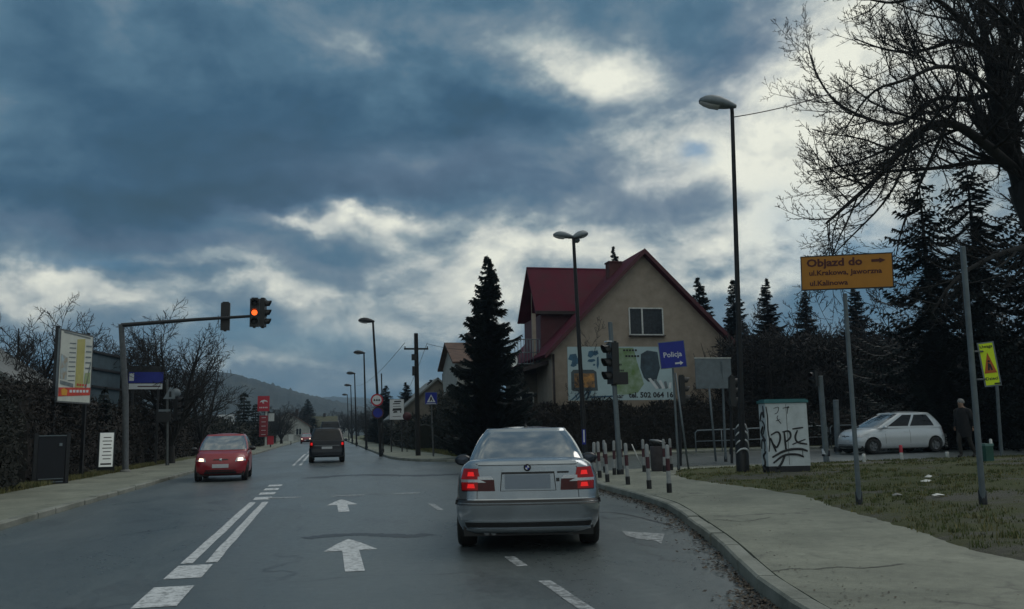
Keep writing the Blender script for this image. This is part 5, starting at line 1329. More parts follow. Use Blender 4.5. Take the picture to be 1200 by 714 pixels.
# flat sign builder: local XZ, front towards -Y
def board(parent, loc, rz, w_, h_, face_m, name='sign_panel', th=.03, roll=0, rim=None, rimw=.02):
    mb = MB(); mb.box((0, 0, 0), (w_, th, h_)); o = mb.build(name, [M['signback']], parent); o.location = loc; o.rotation_euler = (0, roll, rz)
    f = MB(); f.box((0, -th/2-.003, 0), (w_-rimw*2, .004, h_-rimw*2)); 
    fo = f.build('sign_face', face_m, o)
    if rim:
        r_ = MB(); 
        for (x, z, a, c) in ((0, h_/2-rimw/2, w_, rimw), (0, -h_/2+rimw/2, w_, rimw)): r_.box((x, -th/2-.004, z), (a, .008, c))
        for s_ in (-1, 1): r_.box((s_*(w_/2-rimw/2), -th/2-.004, 0), (rimw, .008, h_-2*rimw))
        r_.build('sign_border', rim, o)
    return o, -th/2-.007
# police sign
p, b0, t, D = lean_pole('police_sign', 'blue sign reading Policja with a white arrow on two leaning grey posts', 'sign', (795.5, 551), (787, 404), .035, .03, z=ZK, m=M['signback'])
c = PD(787, 416, D)-b0; w_ = 31/1000*D; h_ = 31.5/1000*D
o, yy = board(p, (c.x, c.y-.06, c.z), R(-12), w_, h_, M['blues'], roll=R(-4.5))
text('Policja', .215, (0, yy, 0), M['inkw'], o, bold=.003)
mb = MB(); mb.plate([(.06, -.24), (.26, -.24), (.26, -.20), (.38, -.265), (.26, -.33), (.26, -.29), (.06, -.29)], yy-.004, yy+.001); mb.v = [(v[0]*.75, v[1], v[2]) for v in mb.v]; mb.build('white_arrow', M['inkw'], o)
q = G(807, 551, ZK)-b0; k1 = PD(791, 437, D)-b0; mb = MB(); mb.tube([q, k1+Vector((.02, .02, 0))], .03, 8); mb.build('strut', M['signback'], p)
# grey sign seen from behind
p, b0, t, D = lean_pole('blank_sign', 'grey blank sign board seen from behind on two posts right of the Policja sign', 'sign', (850.5, 540), (846, 424), .045, .04, z=ZK, m=M['signback'])
c = PD(835, 438, D)-b0; w_, h_ = 45/1000*D, 35/1000*D
mb = MB(); mb.box((c.x, c.y-.07, c.z), (w_, .03, h_)); mb.build('board', M['signback'], p)
mb = MB(); mb.box((c.x, c.y-.075, c.z+h_/2+.02), (w_+.03, .06, .035)); mb.build('top_edge', M['white'], p)
mb = MB(); 
for z in (.25, -.25): mb.box((c.x, c.y-.04, c.z+z*h_), (w_*.98, .03, .04))
mb.build('rails', M['steel'], p)
q = G(839, 541, ZK)-b0; k1 = PD(828, 422, D)-b0; mb = MB(); mb.tube([q, k1], .04, 8); mb.build('post', M['signback'], p)
# pedestrian signal behind it
p, b0, t, D = lean_pole('pedestrian_signal', 'dark pedestrian signal with pale visor edges right of the blank grey board', 'traffic signal', (857, 531), (857, 440), .05, .05, d=30, m=M['dark'])
c = PD(860, 459, D)-b0; signal_head(p, (c.x, c.y, c.z), R(75), None, s=.95)
p, b0, t, D = lean_pole('pedestrian_signal', 'small dark signal behind the struts of the Policja sign', 'traffic signal', (797, 535), (797, 440), .05, .05, d=30, m=M['dark'])
c = PD(801, 457, D)-b0; signal_head(p, (c.x, c.y, c.z), R(75), None, s=.9)
# pale post with a small signal beyond the cabinet
p, b0, t, D = lean_pole('signal_post', 'pale grey post with a small dark signal just right of the utility cabinet', 'traffic signal', (968, 533), (961, 441), .10, .09, d=29, m=M['signback'])
c = PD(953, 444, D)-b0; signal_head(p, (c.x, c.y, c.z), R(-75), None, s=.7, n=2)
mb = MB(); c = PD(967.5, 528, D)-b0; mb.lathe([(.11, 0), (.11, .18)], (c.x-.02, c.y, c.z-.12), 'Z', 14); mb.build('white_sleeve', M['inkw'], p)
p, b0, t, D = lean_pole('grey_post', 'short pale post standing behind the railing left of the compact car', 'post', (982, 528), (979.5, 469), .12, .11, d=34, m=M['signback'])

# amber detour sign
zb_ = .2
p, b0, t, D = lean_pole('detour_sign', 'amber detour sign reading Objazd do with an arrow on a tall grey post', 'sign', (1007, 588), (990, 345), .038, .032, z=zb_, m=M['signback'])
b0g = G(1007, 588, zb_)
c = PD(989.5, 319.5, D)-b0; w_, h_ = 107/1000*D, 41/1000*D
o, yy = board(p, (c.x, c.y-.05, c.z), face(b0)+R(2), w_*.94, h_, M['yel'], roll=R(2.0), rim=M['inkb'], rimw=.016)
text('Objazd do', .165, (-.17, yy, .15), M['brown'], o, bold=.006, xs=1.15)
text('ul.Krakowa, Jaworzna', .11, (-.02, yy, -.005), M['brown'], o, bold=.003, xs=1.08)
text('ul.Kalinowa', .11, (-.26, yy, -.165), M['brown'], o, bold=.003, xs=1.08)
mb = MB(); mb.plate([(.36, .135), (.47, .135), (.47, .115), (.56, .155), (.47, .195), (.47, .175), (.36, .175)], yy-.004, yy+.001); mb.build('black_arrow', M['brown'], o)
mb = MB()
for z in (.12, -.12): mb.box((0, .03, z), (.12, .04, .05))
mb.build('brackets', M['steel'], o)
# tall pole with fluorescent sign
p, b0, t, D = lean_pole('tall_post', 'tall thin grey post with a fluorescent yellow warning sign at its side', 'sign', (1152, 587), (1128, 290), .042, .038, z=.25, m=M['signback'])
c = PD(1158, 427, D)-b0; w_, h_ = 17.5/1000*D, 52/1000*D
o, yy = board(p, (c.x, c.y-.02, c.z), face(b0), w_, h_, M['fluo'], roll=R(-4.5))
text('Uwaga', .060, (0, yy, .255), M['inkb'], o, bold=.001); text('Dzieci', .062, (0, yy, -.21), M['inkb'], o, bold=.001)
mb = MB(); mb.plate([(-.08, -.13), (.08, -.13), (0, .17)], yy-.003, yy+.001); tri = mb.build('red_triangle', mat('orange red print', (.45, .10, .01), .5, 0, .1, 5), o)
mb = MB(); mb.lathe([(.001, yy-.006), (.017, yy-.006)], (0, 0, .04), 'Y', 12); mb.plate([(-.03, -.09), (-.008, -.09), (0, -.04), (.012, -.09), (.034, -.09), (.018, .0), (-.016, .02)], yy-.007, yy-.003); mb.build('figure_symbol', M['inkb'], tri)
mb = MB(); mb.box((.06, yy-.002, -.285), (.08, .004, .02)); mb.build('small_print', M['inkb'], o)
k1 = PD(1141, 412, D)-b0; k2 = PD(1143, 445, D)-b0; mb = MB()
for kk_, dz in ((k1, 0), (k2, 0)): mb = MB(); mb.tube([kk_, (c.x-w_*.3, c.y+.0, kk_.z)], .012, 6); mb.build('bracket', M['steel'], p)
p, b0, t, D = lean_pole('thin_post', 'thin pale post behind the fluorescent sign', 'post', (1173, 527), (1167, 432), .05, .045, d=27, m=M['signback'])

# utility cabinet with graffiti
b0 = G(905, 557.5, .14); b1 = G(947, 556, .14); D = dep(b0); b0.z = .10
ctr = (b0+b1)/2; w_ = (b1-b0).length/math.cos(R(20)); rz = face(ctr)+R(20)
h_ = (PD(924, 467, dep(ctr)).z-.1)
p = thing('utility_cabinet', (ctr.x, ctr.y, .08), rz, 'white street cabinet with black graffiti and a teal lid on the grass', 'utility cabinet')
dp = .50
mb = MB(); mb.box((0, dp/2, .14), (w_-.02, dp-.02, .30)); mb.build('plinth', M['dark'], p)
mcab = mat('cabinet paint', (.52, .57, .59), .6, 0, .10, 3, dirt=(.40, .44, .45), bump=.1, bs=20)
mb = MB(); mb.box((0, dp/2, (.28+h_-.09)/2), (w_, dp, h_-.09-.28)); body = mb.build('body', mcab, p)
mb = MB(); mb.box((0, dp/2, h_-.045), (w_+.07, dp+.07, .07)); mb.box((0, dp/2, h_), (w_-.02, dp-.02, .03)); mb.build('lid', mat('teal lid', (.03, .14, .15), .5, 0, .15, 5), p)
mb = MB(); mb.box((0, -.003, h_*.55), (.008, .006, h_*.78)); mb.lathe([(.001, -.02), (.02, -.02), (.025, 0)], (.06, 0, h_*.9), 'Y', 12); mb.box((.33*w_, -.004, h_*.3), (.012, .008, .2)); mb.build('door_seam', M['dark'], body)
def stroke(mb, pts, r, yf=None, xf=None):
    P = [(p_[0], yf, p_[1]) if yf is not None else (xf, p_[0], p_[1]) for p_ in pts]
    P = smooth_line([Vector(q) for q in P], 2); n = len(P); mb.tube(P, [r*(.75+.35*math.sin(math.pi*i/(n-1))) for i in range(n)], 6)
g = MB(); W2 = w_/2; F_ = lambda u, v: ((u-.5)*w_, .12+v*(h_-.2))
def gs(pts, r=.017): stroke(g, [F_(*q) for q in pts], r*1.35, yf=-.004)
gs([(.08, .50), (.20, .30)]); gs([(.10, .54), (.28, .60), (.34, .50), (.22, .34), (.16, .40)]); gs([(.42, .58), (.44, .30)]); gs([(.38, .58), (.56, .60), (.58, .50), (.45, .44)]); gs([(.74, .60), (.66, .50), (.72, .42), (.95, .40)]); gs([(.62, .62), (.88, .64)], .014); gs([(.60, .40), (.92, .47)], .012)
gs([(.10, .22), (.40, .32), (.78, .34), (.95, .30)], .022); gs([(.12, .14), (.38, .26), (.70, .26), (.85, .22)], .02); gs([(.40, .24), (.30, .12), (.20, .06)], .02)
gs([(.20, .92), (.34, .95), (.30, .86), (.22, .84)], .006); gs([(.42, .92), (.55, .94), (.52, .84)], .006); gs([(.24, .74), (.34, .76)], .006); gs([(.30, .82), (.26, .78), (.36, .70)], .006)
g.build('graffiti', M['inkb'], body)
g = MB(); xf = -w_/2-.004
def gsd(pts, r=.02): stroke(g, [(dp-q[0]*dp, .12+q[1]*(h_-.2)) for q in pts], r, xf=xf)
gsd([(.2, .05), (.7, .14), (.3, .24), (.8, .30)], .03); gsd([(.15, .34), (.3, .50), (.75, .42), (.6, .30)], .022); gsd([(.8, .46), (.2, .56), (.55, .66)], .035); gsd([(.5, .55), (.9, .68), (.4, .75)], .02); gsd([(.15, .74), (.5, .90), (.85, .76), (.7, .96)], .026); gsd([(.3, .10), (.5, .02)], .04)
g.build('graffiti', M['inkb'], body)
# tall graffiti stroke on the front left
g = MB()
stroke(g, [F_(*q) for q in [(.02, .95), (.05, .80), (-.0+.03, .60), (.07, .45), (.03, .30)]], .015, yf=-.004); g.build('graffiti', M['inkb'], body)

# bollards
def bollard():
    p = thing('bollard', (0, 0, 0), 0, 'x', 'bollard', 'banded bollards on the pavement corner'); r = .041
    z = [0, .18, .42, .66, .93]
    for nm, a, c, m in (('black_foot', 0, 1, M['black']), ('white_band', 1, 2, M['bwhite']), ('red_band', 2, 3, M['maroon']), ('white_top', 3, 4, M['bwhite'])):
        mb = MB(); rr_ = r*(1.25 if a == 0 else 1.0)
        if a < 3: mb.lathe([(rr_, z[a]-(.04 if a == 0 else 0)), (rr_, z[c]), (r*.9, z[c])], (0, 0, 0), 'Z', 16)
        else: mb.lathe([(r, z[a]), (r, z[c]-.04), (r*.75, z[c]-.01), (.001, z[c])], (0, 0, 0), 'Z', 16)
        mb.build(nm, m, p, sharp=50)
    return p
proto = bollard(); pos = [((736, 568), 'banded bollard in the front row, first right of the signal mast'), ((761, 573), 'banded bollard in the middle of the front row near the kerb'), ((784.5, 577.5), 'front row bollard nearest the camera, farthest along the kerb'), ((755, 553), 'banded bollard standing left of the litter bin'), ((787, 551), 'banded bollard right of the litter bin beside the Policja sign'),
 ((712, 565), 'banded bollard in the front row left of the signal mast'), ((720, 556.5), 'banded bollard touching the left side of the signal mast'), ((703, 560), 'banded bollard half hidden behind the right mirror of the saloon'), ((696, 562), 'banded bollard hidden mostly by the saloon car'), ((779, 553), 'banded bollard just right of the litter bin'), ((729, 553), 'banded bollard just behind the foot of the signal mast'), ((709, 554), 'banded bollard in the back row near the double lamp')]
for i, ((px, py), lb) in enumerate(pos):
    q = G(px, py, ZK); o = proto if i == 0 else dup(proto, q, 0, lb); o.location = q; o['label'] = lb; o.rotation_euler = (R(rnd.uniform(-2, 2)), R(rnd.uniform(-2, 2)), 0)
# one leaning white rod, litter bin
q = G(743, 546, ZK); p = thing('leaning_rod', tuple(q), 0, 'thin white rod leaning beside a bollard', 'rod'); mb = MB(); mb.tube([(.25, 0, 0), (-.05, 0, .72)], .018, 6); mb.build('rod', M['white'], p)
q = G(772, 552, ZK); p = thing('litter_bin', tuple(q), 0, 'round dark litter bin with a slanting pale lid between the bollards', 'litter bin')
mb = MB(); mb.lathe([(.20, 0), (.22, .05), (.23, .70), (.21, .72)], (0, 0, 0), 'Z', 20); mb.build('drum', mat('brown grey bin', (.06, .05, .055), .6, 0, .3, 6), p, sharp=40)
mb = MB(); mb.lathe([(.001, .0), (.24, 0), (.25, .03), (.20, .06), (.001, .09)], (0, 0, 0), 'Z', 20); ld = mb.build('lid', M['steel'], p, sharp=40); ld.location = (0, 0, .82); ld.rotation_euler = (0, R(12), 0)
mb = MB()
for a in range(4): mb.tube([(math.cos(a*1.57)*.2, math.sin(a*1.57)*.2, .7), (math.cos(a*1.57)*.2, math.sin(a*1.57)*.2, .86)], .015, 6)
mb.build('lid_stays', M['dark'], p)

# railings
def railing(label, A, C, n, h=.95, group='pedestrian railings beyond the side street'):
    p = thing('railing', tuple(A), 0, label, 'railing', group); d = C-A; mb = MB(); up = Vector((0, 0, h)); 
    mb.tube([Vector((0, 0, 0)), up*.9, up+d.normalized()*.1, d+up-d.normalized()*.1, d+up*.9, d], .028, 8); mb.build('top_rail', M['signback'], p)
    mb = MB(); mb.tube([up*.5, d+up*.5], .02, 6); mb.build('middle_rail', M['signback'], p)
    for i in range(1, n): mb = MB(); mb.tube([d*(i/n), d*(i/n)+up], .024, 6); mb.build('railing_post', M['signback'], p)
rA = Vector((*G(815, 536, ZK).xy, ZK)); 
dd = dep(rA)
rA = PD(816, 534, 37.5); rB = PD(972, 530, 37.0); rC = PD(975, 530, 37); rD = PD(1128, 526, 38); rE = PD(1140, 526, 38); rF = PD(1260, 520, 38.5)
for q in (rA, rB, rC, rD, rE, rF): q.z = ZK+.01+rise(q.x, q.y)
railing('long pale railing behind the utility cabinet', rA, rB, 5); railing('pale railing behind the compact car', rC, rD, 5); railing('pale railing at the right edge behind the fluorescent sign', rE, rF, 4)
# small delineator posts near the compact car
GP = 'small white posts along the side street'
def wpost(px, py, d, h, lb, red=False):
    q = PD(px, py, d); q.z = (grass_z(q.x, q.y) if q.y < 26 else rise(q.x, q.y)+(ZK if d > 34 else 0)); h += .0
    p = thing('marker_post', tuple(q), 0, lb, 'marker post', GP); mb = MB(); mb.lathe([(.05, 0), (.05, h*.5)], (0, 0, 0), 'Z', 12); mb.build('shaft', M['white'], p)
    mb = MB(); mb.lathe([(.05, h*.5), (.05, h*.97), (.001, h)], (0, 0, 0), 'Z', 12); mb.build('band', M['redsign'] if red else M['white'], p)
wpost(1056, 530, 26.5, .47, 'marker post with a red upper band standing in front of the compact car', True); wpost(1012, 533, 26, .26, 'short white marker post in front of the car wheel'); wpost(1109, 522, 35, .55, 'white marker post just behind the compact car'); wpost(1110, 533, 26, .2, 'low white stub at the edge of the grass right of the compact car'); wpost(1162, 528, 30, .75, 'white marker post right of the pedestrian'); wpost(1199, 520, 35, .6, 'white marker post at the right frame edge')
# green bin by the pedestrian
q = PD(1157, 541, 23); q.z = grass_z(q.x, q.y); p = thing('green_bin', tuple(q), 0, 'small green bin beside the tall thin post on the grass', 'bin'); mb = MB(); mb.box((0, 0, .22), (.24, .24, .40)); mb.build('bin_body', mat('green plastic', (.012, .07, .05), .5, 0, .2, 5), p); mb = MB(); mb.box((0, 0, .45), (.27, .27, .06)); mb.build('bin_lid', mat('pale green lid', (.10, .2, .18), .5, 0, .2, 5), p)
mb = MB(); mb.tube([(0, .15, -.1), (0, .15, .5)], .03, 8); mb.build('bin_post', M['dark'], p)
# litter on the grass
for i, (px, py, s_, lb) in enumerate([(1088, 560, .10, 'crumpled white litter scrap on the worn grass'), (1085, 563.5, .12, 'flat white scrap of litter below the other scrap'), (1050, 576, .11, 'pale stone lying at the edge of the bare patch'), (1098, 578, .13, 'pale scrap in the dark grass tuft'), (1060, 609, .09, 'pale pebble in the grass')]):
    q = G(px, py, .26); q.z = grass_z(q.x, q.y)+.02; mb = MB(); vs = []; 
    for a in range(8): an = a*math.pi/4; vs.append((math.cos(an)*s_*rnd.uniform(.6, 1.2), math.sin(an)*s_*.6*rnd.uniform(.6, 1.2), rnd.uniform(-.01, .03)))
    mb.add(vs+[(0, 0, .05)], [(i2, (i2+1) % 8, 8) for i2 in range(8)]+[tuple(range(8))]); o = mb.build('litter_scrap' if 'stone' not in lb and 'pebble' not in lb else 'stone', M['white'] if 'stone' not in lb else M['concrete']); o.location = q; tag(o, lb, 'litter' if 'scrap' in lb else 'stone')

# billboard in front of the house
dB = 43.2; A = PD(664.5, 409, dB); Bq = PD(787, 404, dB+.6); Cq = PD(787, 467, dB+.6); Dq = PD(668, 471, dB)
w_ = (Bq-A).length; h_ = ((A-Dq).length+(Bq-Cq).length)/2; ctr = (A+Bq+Cq+Dq)/4
rz = math.atan2(Bq.y-A.y, Bq.x-A.x)
p = thing('advert_billboard', (ctr.x, ctr.y, 0), rz, 'wide advertising billboard with green picture and phone number in front of the gabled house', 'billboard')
wf = mat('billboard pale print', (.36, .47, .50), .5, 0, .12, .8); o, yy = board(p, (0, 0, ctr.z), 0, w_, h_, wf, th=.08, rimw=.0, roll=R(.5))
def U(u, v): return ((u-.5)*w_, (v-.5)*h_)
def art(name, poly, m, k=0): mb = MB(); mb.plate([U(*q) for q in poly], yy-.003-k*.004, yy+.001-k*.004); return mb.build(name, m, o)
gm = mat('billboard green print', (.07, .13, .03), .5, 0, .5, 2.4, dirt=(.30, .38, .30)); sl_ = mat('billboard slate print', (.03, .055, .075), .5, 0, .5, 2.2, dirt=(.012, .02, .03))
art('green_picture', [(.42, .13), (.50, .10), (.58, .11), (.66, .14), (.72, .30), (.66, .72), (.63, 1-.02), (.42, .98)], gm)
art('dark_picture', [(.69, .60), (.70, .86), (.76, .93), (.86, .90), (.88, .60), (.84, .36), (.76, .34), (.72, .42)], sl_, 1)
for k in range(5): art('pale_stripe', [(.76+k*.05, .40-k*.02), (.785+k*.05, .41-k*.02), (.86+k*.03, .22), (.835+k*.03, .20)], M['signback'] if k % 2 else M['inkw'], 2)
art('photo_frame', [(.03, .20), (.03, .52), (.05, .57), (.24, .57), (.27, .53), (.28, .18), (.06, .17)], mat('billboard dark frame', (.05, .07, .08), .5), 1)
art('photo_inset', [(.06, .24), (.06, .50), (.25, .50), (.25, .24)], mat('billboard orange photo', (.30, .14, .03), .5, 0, .9, 3, dirt=(.02, .03, .035)), 2)
for (u, v, a, c) in ((.05, .80, .045, .07), (.085, .73, .05, .06), (.055, .66, .03, .04), (.22, .86, .03, .07), (.265, .88, .03, .05), (.225, .74, .04, .03), (.285, .70, .012, .12), (.25, .66, .012, .02)):
    art('blue_motif', [(u-a, v-c*.5), (u, v-c), (u+a, v-c*.2), (u+a*.7, v+c), (u-a*.6, v+c*.8)], mat('billboard blue print', (.03, .10, .17), .5, 0, .3, 5), 1)
for k in range(4): art('blue_ray', [(.02+k*.045, .01), (.04+k*.045, .01), (.13+k*.03, .17), (.115+k*.03, .18)], mat('billboard blue print', (.03, .10, .17)), 1)
art('blue_line', [(.20, .045), (.42, .06), (.42, .09), (.20, .075)], mat('billboard blue print', (.03, .10, .17)), 1)
text('mar', .32, (U(.475, .075)[0], yy-.004, U(.5, .075)[1]), M['inkb'], o, bold=.008); text('tel. 502 064 16', .38, (U(.785, .09)[0], yy-.006, U(.5, .09)[1]), M['inkb'], o, bold=.012)
for k, (u, v, a) in enumerate([(.60, .93, .07), (.62, .82, .07), (.48, .66, .035), (.49, .55, .045)]): 
    for j in range(5): art('print_line', [(u-a+j*a*.4, v-.015), (u-a+j*a*.4+a*.28, v-.015), (u-a+j*a*.4+a*.28, v+.02), (u-a+j*a*.4, v+.02)], M['inkb'], 3)
for u in (.12, .5, .88): mb = MB(); mb.box((U(u, 0)[0], .12, (ctr.z-h_/2)/2+.4), (.12, .12, ctr.z-h_/2+.8)); mb.build('post', M['dark'], p)

# crossing sign
p, b0, t, D = lean_pole('crossing_sign', 'blue square pedestrian crossing sign on a thin pale post', 'sign', (508, 531), (505, 462), .04, .04, d=44, m=M['post'])
c = PD(505, 467, D)-b0; o, yy = board(p, (c.x, c.y-.06, c.z), 0, .64, .64, M['blues'])
mb = MB(); mb.plate([(-.22, -.20), (.22, -.20), (0, .20)], yy-.003, yy+.001); o2 = mb.build('white_triangle', M['inkw'], o)
mb = MB(); mb.plate([(-.09, -.16), (-.03, -.16), (.01, -.05), (.06, -.16), (.11, -.16), (.04, .0), (.03, .08), (-.03, .08)], yy-.006, yy-.002); mb.build('walking_symbol', M['inkb'], o2); mb = MB(); mb.box((0, yy-.002, -.27), (.5, .004, .03)); mb.build('white_line', M['inkw'], o)
# white notice board right of the round signs
q = PD(465, 480, 56); p = thing('notice_board', (q.x, q.y, 0), 0, 'white notice board with black drawing behind the round signs', 'sign'); o, yy = board(p, (0, 0, q.z), 0, .95, 1.35, M['inkw'])
mb = MB()
for (x, z, a, c) in ((.05, .52, .5, .10), (-.02, .38, .5, .08), (0, .2, .55, .05), (.02, .0, .62, .18), (-.1, -.16, .3, .12), (.25, -.12, .1, .2), (.0, -.45, .6, .05)): mb.plate([(x-a/2, z-c/2), (x+a/2, z-c/2+.02), (x+a/2-.05, z+c/2), (x-a/2+.04, z+c/2-.02)], yy-.003, yy+.001)
mb.build('black_print', M['inkb'], o); 
for x in (-.35, .35): mb = MB(); mb.box((x, .05, q.z/2), (.08, .08, q.z)); mb.build('post', M['dark'], p)
q = PD(477, 488, 55); p = thing('round_red_sign', (q.x, q.y, 0), 0, 'small dark red round sign right of the white notice board', 'sign'); mb = MB(); mb.lathe([(.001, -.02), (.28, -.02), (.28, .02)], (0, 0, q.z), 'Y', 20); mb.build('disc', M['maroon'], p); mb = MB(); mb.tube([(0, .04, 0), (0, .04, q.z+.2)], .03, 8); mb.build('post', M['dark'], p)

# ---- left side
# left billboard
A = PD(67, 384, 27); Bq = PD(106, 394.5, 29.2); Cq = PD(105, 474, 29.2); Dq = PD(70, 471, 27)
w_ = math.hypot(Bq.x-A.x, Bq.y-A.y); h_ = ((A-Dq).length+(Bq-Cq).length)/2; ctr = (A+Bq+Cq+Dq)/4; rz = math.atan2(Bq.y-A.y, Bq.x-A.x)
p = thing('portrait_billboard', (ctr.x, ctr.y, 0), rz, 'tall white billboard with a yellow column and red strip above the left hedge', 'billboard')
o, yy = board(p, (0, 0, ctr.z), 0, w_, h_, mat('pale cream print', (.52, .55, .50), .5, 0, .1, 2), th=.06, rim=M['post'], rimw=.05)
art('yellow_column', [(.50, .20), (.74, .18), (.74, .93), (.50, .90)], mat('olive yellow print', (.40, .37, .13), .5, 0, .15, 3)); art('red_strip', [(.03, .08), (.97, .13), (.97, .24), (.03, .20)], mat('red print', (.50, .05, .03), .5, 0, .3, 4), 1)
art('orange_spot', [(.12, .10), (.26, .10), (.28, .17), (.18, .2), (.10, .17)], mat('orange print', (.62, .30, .03), .5), 2)
for k in range(6): art('white_word', [(.34+k*.1, .145+k*.004), (.34+k*.1+.07, .147+k*.004), (.34+k*.1+.07, .185+k*.004), (.34+k*.1, .18+k*.004)], M['inkw'], 2)
mprint = mat('grey print', (.14, .17, .18), .5, 0, .3, 6)
for k in range(9): v = .30+k*.065; art('print_line', [(.28, v), (.47, v+.01), (.47, v+.025), (.28, v+.012)], mprint, 1); 
for k in range(5): v = .50+k*.08; art('print_line', [(.78, v), (.95, v+.01), (.95, v+.03), (.78, v+.02)], mprint, 1)
art('grey_diagonal', [(.80, .22), (.84, .22), (.96, .60), (.94, .62)], mprint, 1); art('grey_band', [(.06, .25), (.44, .22), (.44, .27), (.06, .30)], mprint, 1)
art('colour_picture', [(.05, .32), (.24, .32), (.24, .62), (.05, .66)], mat('muted picture print', (.22, .30, .34), .5, 0, .5, 6, dirt=(.30, .22, .12)), 1); art('colour_picture', [(.76, .28), (.95, .30), (.95, .46), (.78, .44)], mat('muted green print', (.14, .22, .10), .5, 0, .6, 6, dirt=(.34, .30, .2)), 1); art('heading_bar', [(.10, .955), (.90, .945), (.90, .965), (.10, .975)], mprint, 1)
for k in range(4): art('small_red_letter', [(.55+k*.08, .25), (.60+k*.08, .25), (.60+k*.08, .28), (.55+k*.08, .28)], mat('red print', (.5, .05, .03)), 2)
for x in (-w_/2+.1, w_/2-.1): mb = MB(); mb.box((x, .10, (ctr.z+h_/2+.1)/2), (.10, .10, ctr.z+h_/2+.1)); mb.build('post', M['dark'], p)
# back of a second large board
A = PD(108, 411, 36); Bq = PD(141, 411, 39); ctr = (A+Bq)/2; w_ = math.hypot(Bq.x-A.x, Bq.y-A.y); rz = math.atan2(Bq.y-A.y, Bq.x-A.x); h_ = (508-411)/1000*37.5-.1
p = thing('panel_board', (ctr.x, ctr.y, 0), rz, 'large dark blue grey panelled board left of the gantry pole', 'billboard'); mbl = mat('slate panel', (.045, .075, .095), .7, .2, .25, 2)
mb = MB(); mb.box((0, 0, A.z-1.4), (w_, .1, 2.7)); mb.build('panel', mbl, p)
mb = MB()
for z in (A.z-.04, A.z-.75, A.z-1.5, A.z-2.75): mb.box((0, -.08, z), (w_+.1, .1, .09))
mb.build('rails', M['dark'], p)
for x in (-w_/2, 0, w_/2): mb = MB(); mb.box((x, .12, A.z/2), (.12, .12, A.z)); mb.build('post', M['dark'], p)
# light box sign
d_ = ray(124, 540); q = G(125, 550, .1); p = thing('light_box', (-8.0, -8.0*d_.y/d_.x, .1), R(14), 'small white lit notice box with black lines at the hedge foot', 'sign')
D = dep(q); hz_ = 46/1000*D; mb = MB(); mb.box((0, .1, .75), (.6, .2, 1.5)); mb.build('case', M['dark'], p)
o, yy = board(p, (0, -.03, .86), 0, .50, 1.28, mat('white light panel', (.75, .78, .76), .5, 0, .03, 3, emit=(.8, .86, .82), es=.16), th=.04)
mb = MB(); 
for k in range(7): mb.box((.02, yy-.001, .45-k*.13), (.26+.06*(k % 2), .003, .03))
mb.box((-.0, yy-.001, -.52), (.36, .003, .06)); mb.build('black_print', M['inkb'], o)
# dark gate cabinet on the left
d_ = ray(60, 540); q = G(61, 566, .1); D = dep(q); p = thing('dark_gate', (-7.85, -7.85*d_.y/d_.x, .1), R(28), 'narrow dark metal gate with a pale top edge in the left hedge', 'gate')
gh = 54/1000*D; gw = 26/1000*D*1.1; mb = MB(); mb.box((0, 0, gh/2), (gw, .06, gh)); mb.build('panel', mat('blue black panel', (.006, .007, .012), .6, .1, .3, 5), p); mb = MB(); mb.box((0, -.02, gh+.015), (gw, .08, .03)); mb.build('top_edge', M['signback'], p)
for z in (.06, .15): mb = MB(); mb.box((0, -.05, z), (gw*.9, .03, .025)); mb.build('bottom_bar', M['signback'], p)
mb = MB(); mb.box((gw*.3, -.05, gh*.82), (.08, .04, .08)); mb.build('latch', M['signback'], p)
for s_ in (-1, 1): mb = MB(); mb.box((s_*(gw/2+.06), 0, gh/2+.05), (.1, .1, gh+.1)); mb.build('gate_post', M['dark'], p)
# blue shop board
q = PD(171, 447, 40); p = thing('shop_sign', (q.x, q.y, 0), R(6), 'blue board over a white striped strip right of the gantry pole', 'sign')
o, yy = board(p, (0, 0, q.z+.18), 0, 1.5, .5, M['blues'], rimw=0); o3, y3 = board(p, (0, -.02, q.z-.24), 0, 1.45, .26, M['inkw'], rimw=0, name='lower_panel')
mb = MB(); mb.box((-.62, yy-.001, .02), (.2, .004, .36)); mb.build('white_corner', M['inkw'], o); mb = MB(); mb.box((.15, y3-.001, 0), (1.0, .004, .05)); mb.build('dark_line', M['maroon'], o3)
mb = MB(); mb.box((0, .1, q.z+.55), (1.6, .1, .35)); mb.build('roof_strip', M['dark'], p)
for x in (-.55, .55): mb = MB(); mb.box((x, .1, q.z/2), (.1, .1, q.z)); mb.build('post', M['dark'], p)
# left far signal and warning sign
p, b0, t, D = lean_pole('signal_mast', 'left signal mast with a white triangle sign and a dark side facing signal', 'traffic signal', (196, 545), (196, 445), .06, .05, d=39, m=M['post'])
c = PD(209, 478, D)-b0; signal_head(p, (c.x, c.y, c.z), R(70), None, s=.95); mb = MB(); mb.tube([PD(196, 470, D)-b0, PD(209, 470, D)-b0], .025, 6); mb.build('mounting_arm', M['dark'], p)
c = PD(200, 461, D)-b0; mb = MB(); mb.plate([(c.x-.30, c.z-.26), (c.x+.30, c.z-.26), (c.x, c.z+.30)], c.y-.10, c.y-.07); tt = mb.build('triangle_sign', M['signback'], p); mb = MB(); mb.plate([(c.x-.06, c.z-.18), (c.x+.06, c.z-.18), (c.x+.04, c.z+.08), (c.x-.04, c.z+.08)], c.y-.108, c.y-.102); mb.build('symbol', M['dark'], tt)
c = PD(206, 461, D)-b0; mb = MB(); mb.lathe([(.001, 0), (.22, 0), (.22, .03)], (c.x, c.y-.04, c.z), 'Y', 18); mb.build('round_back', M['signback'], p)
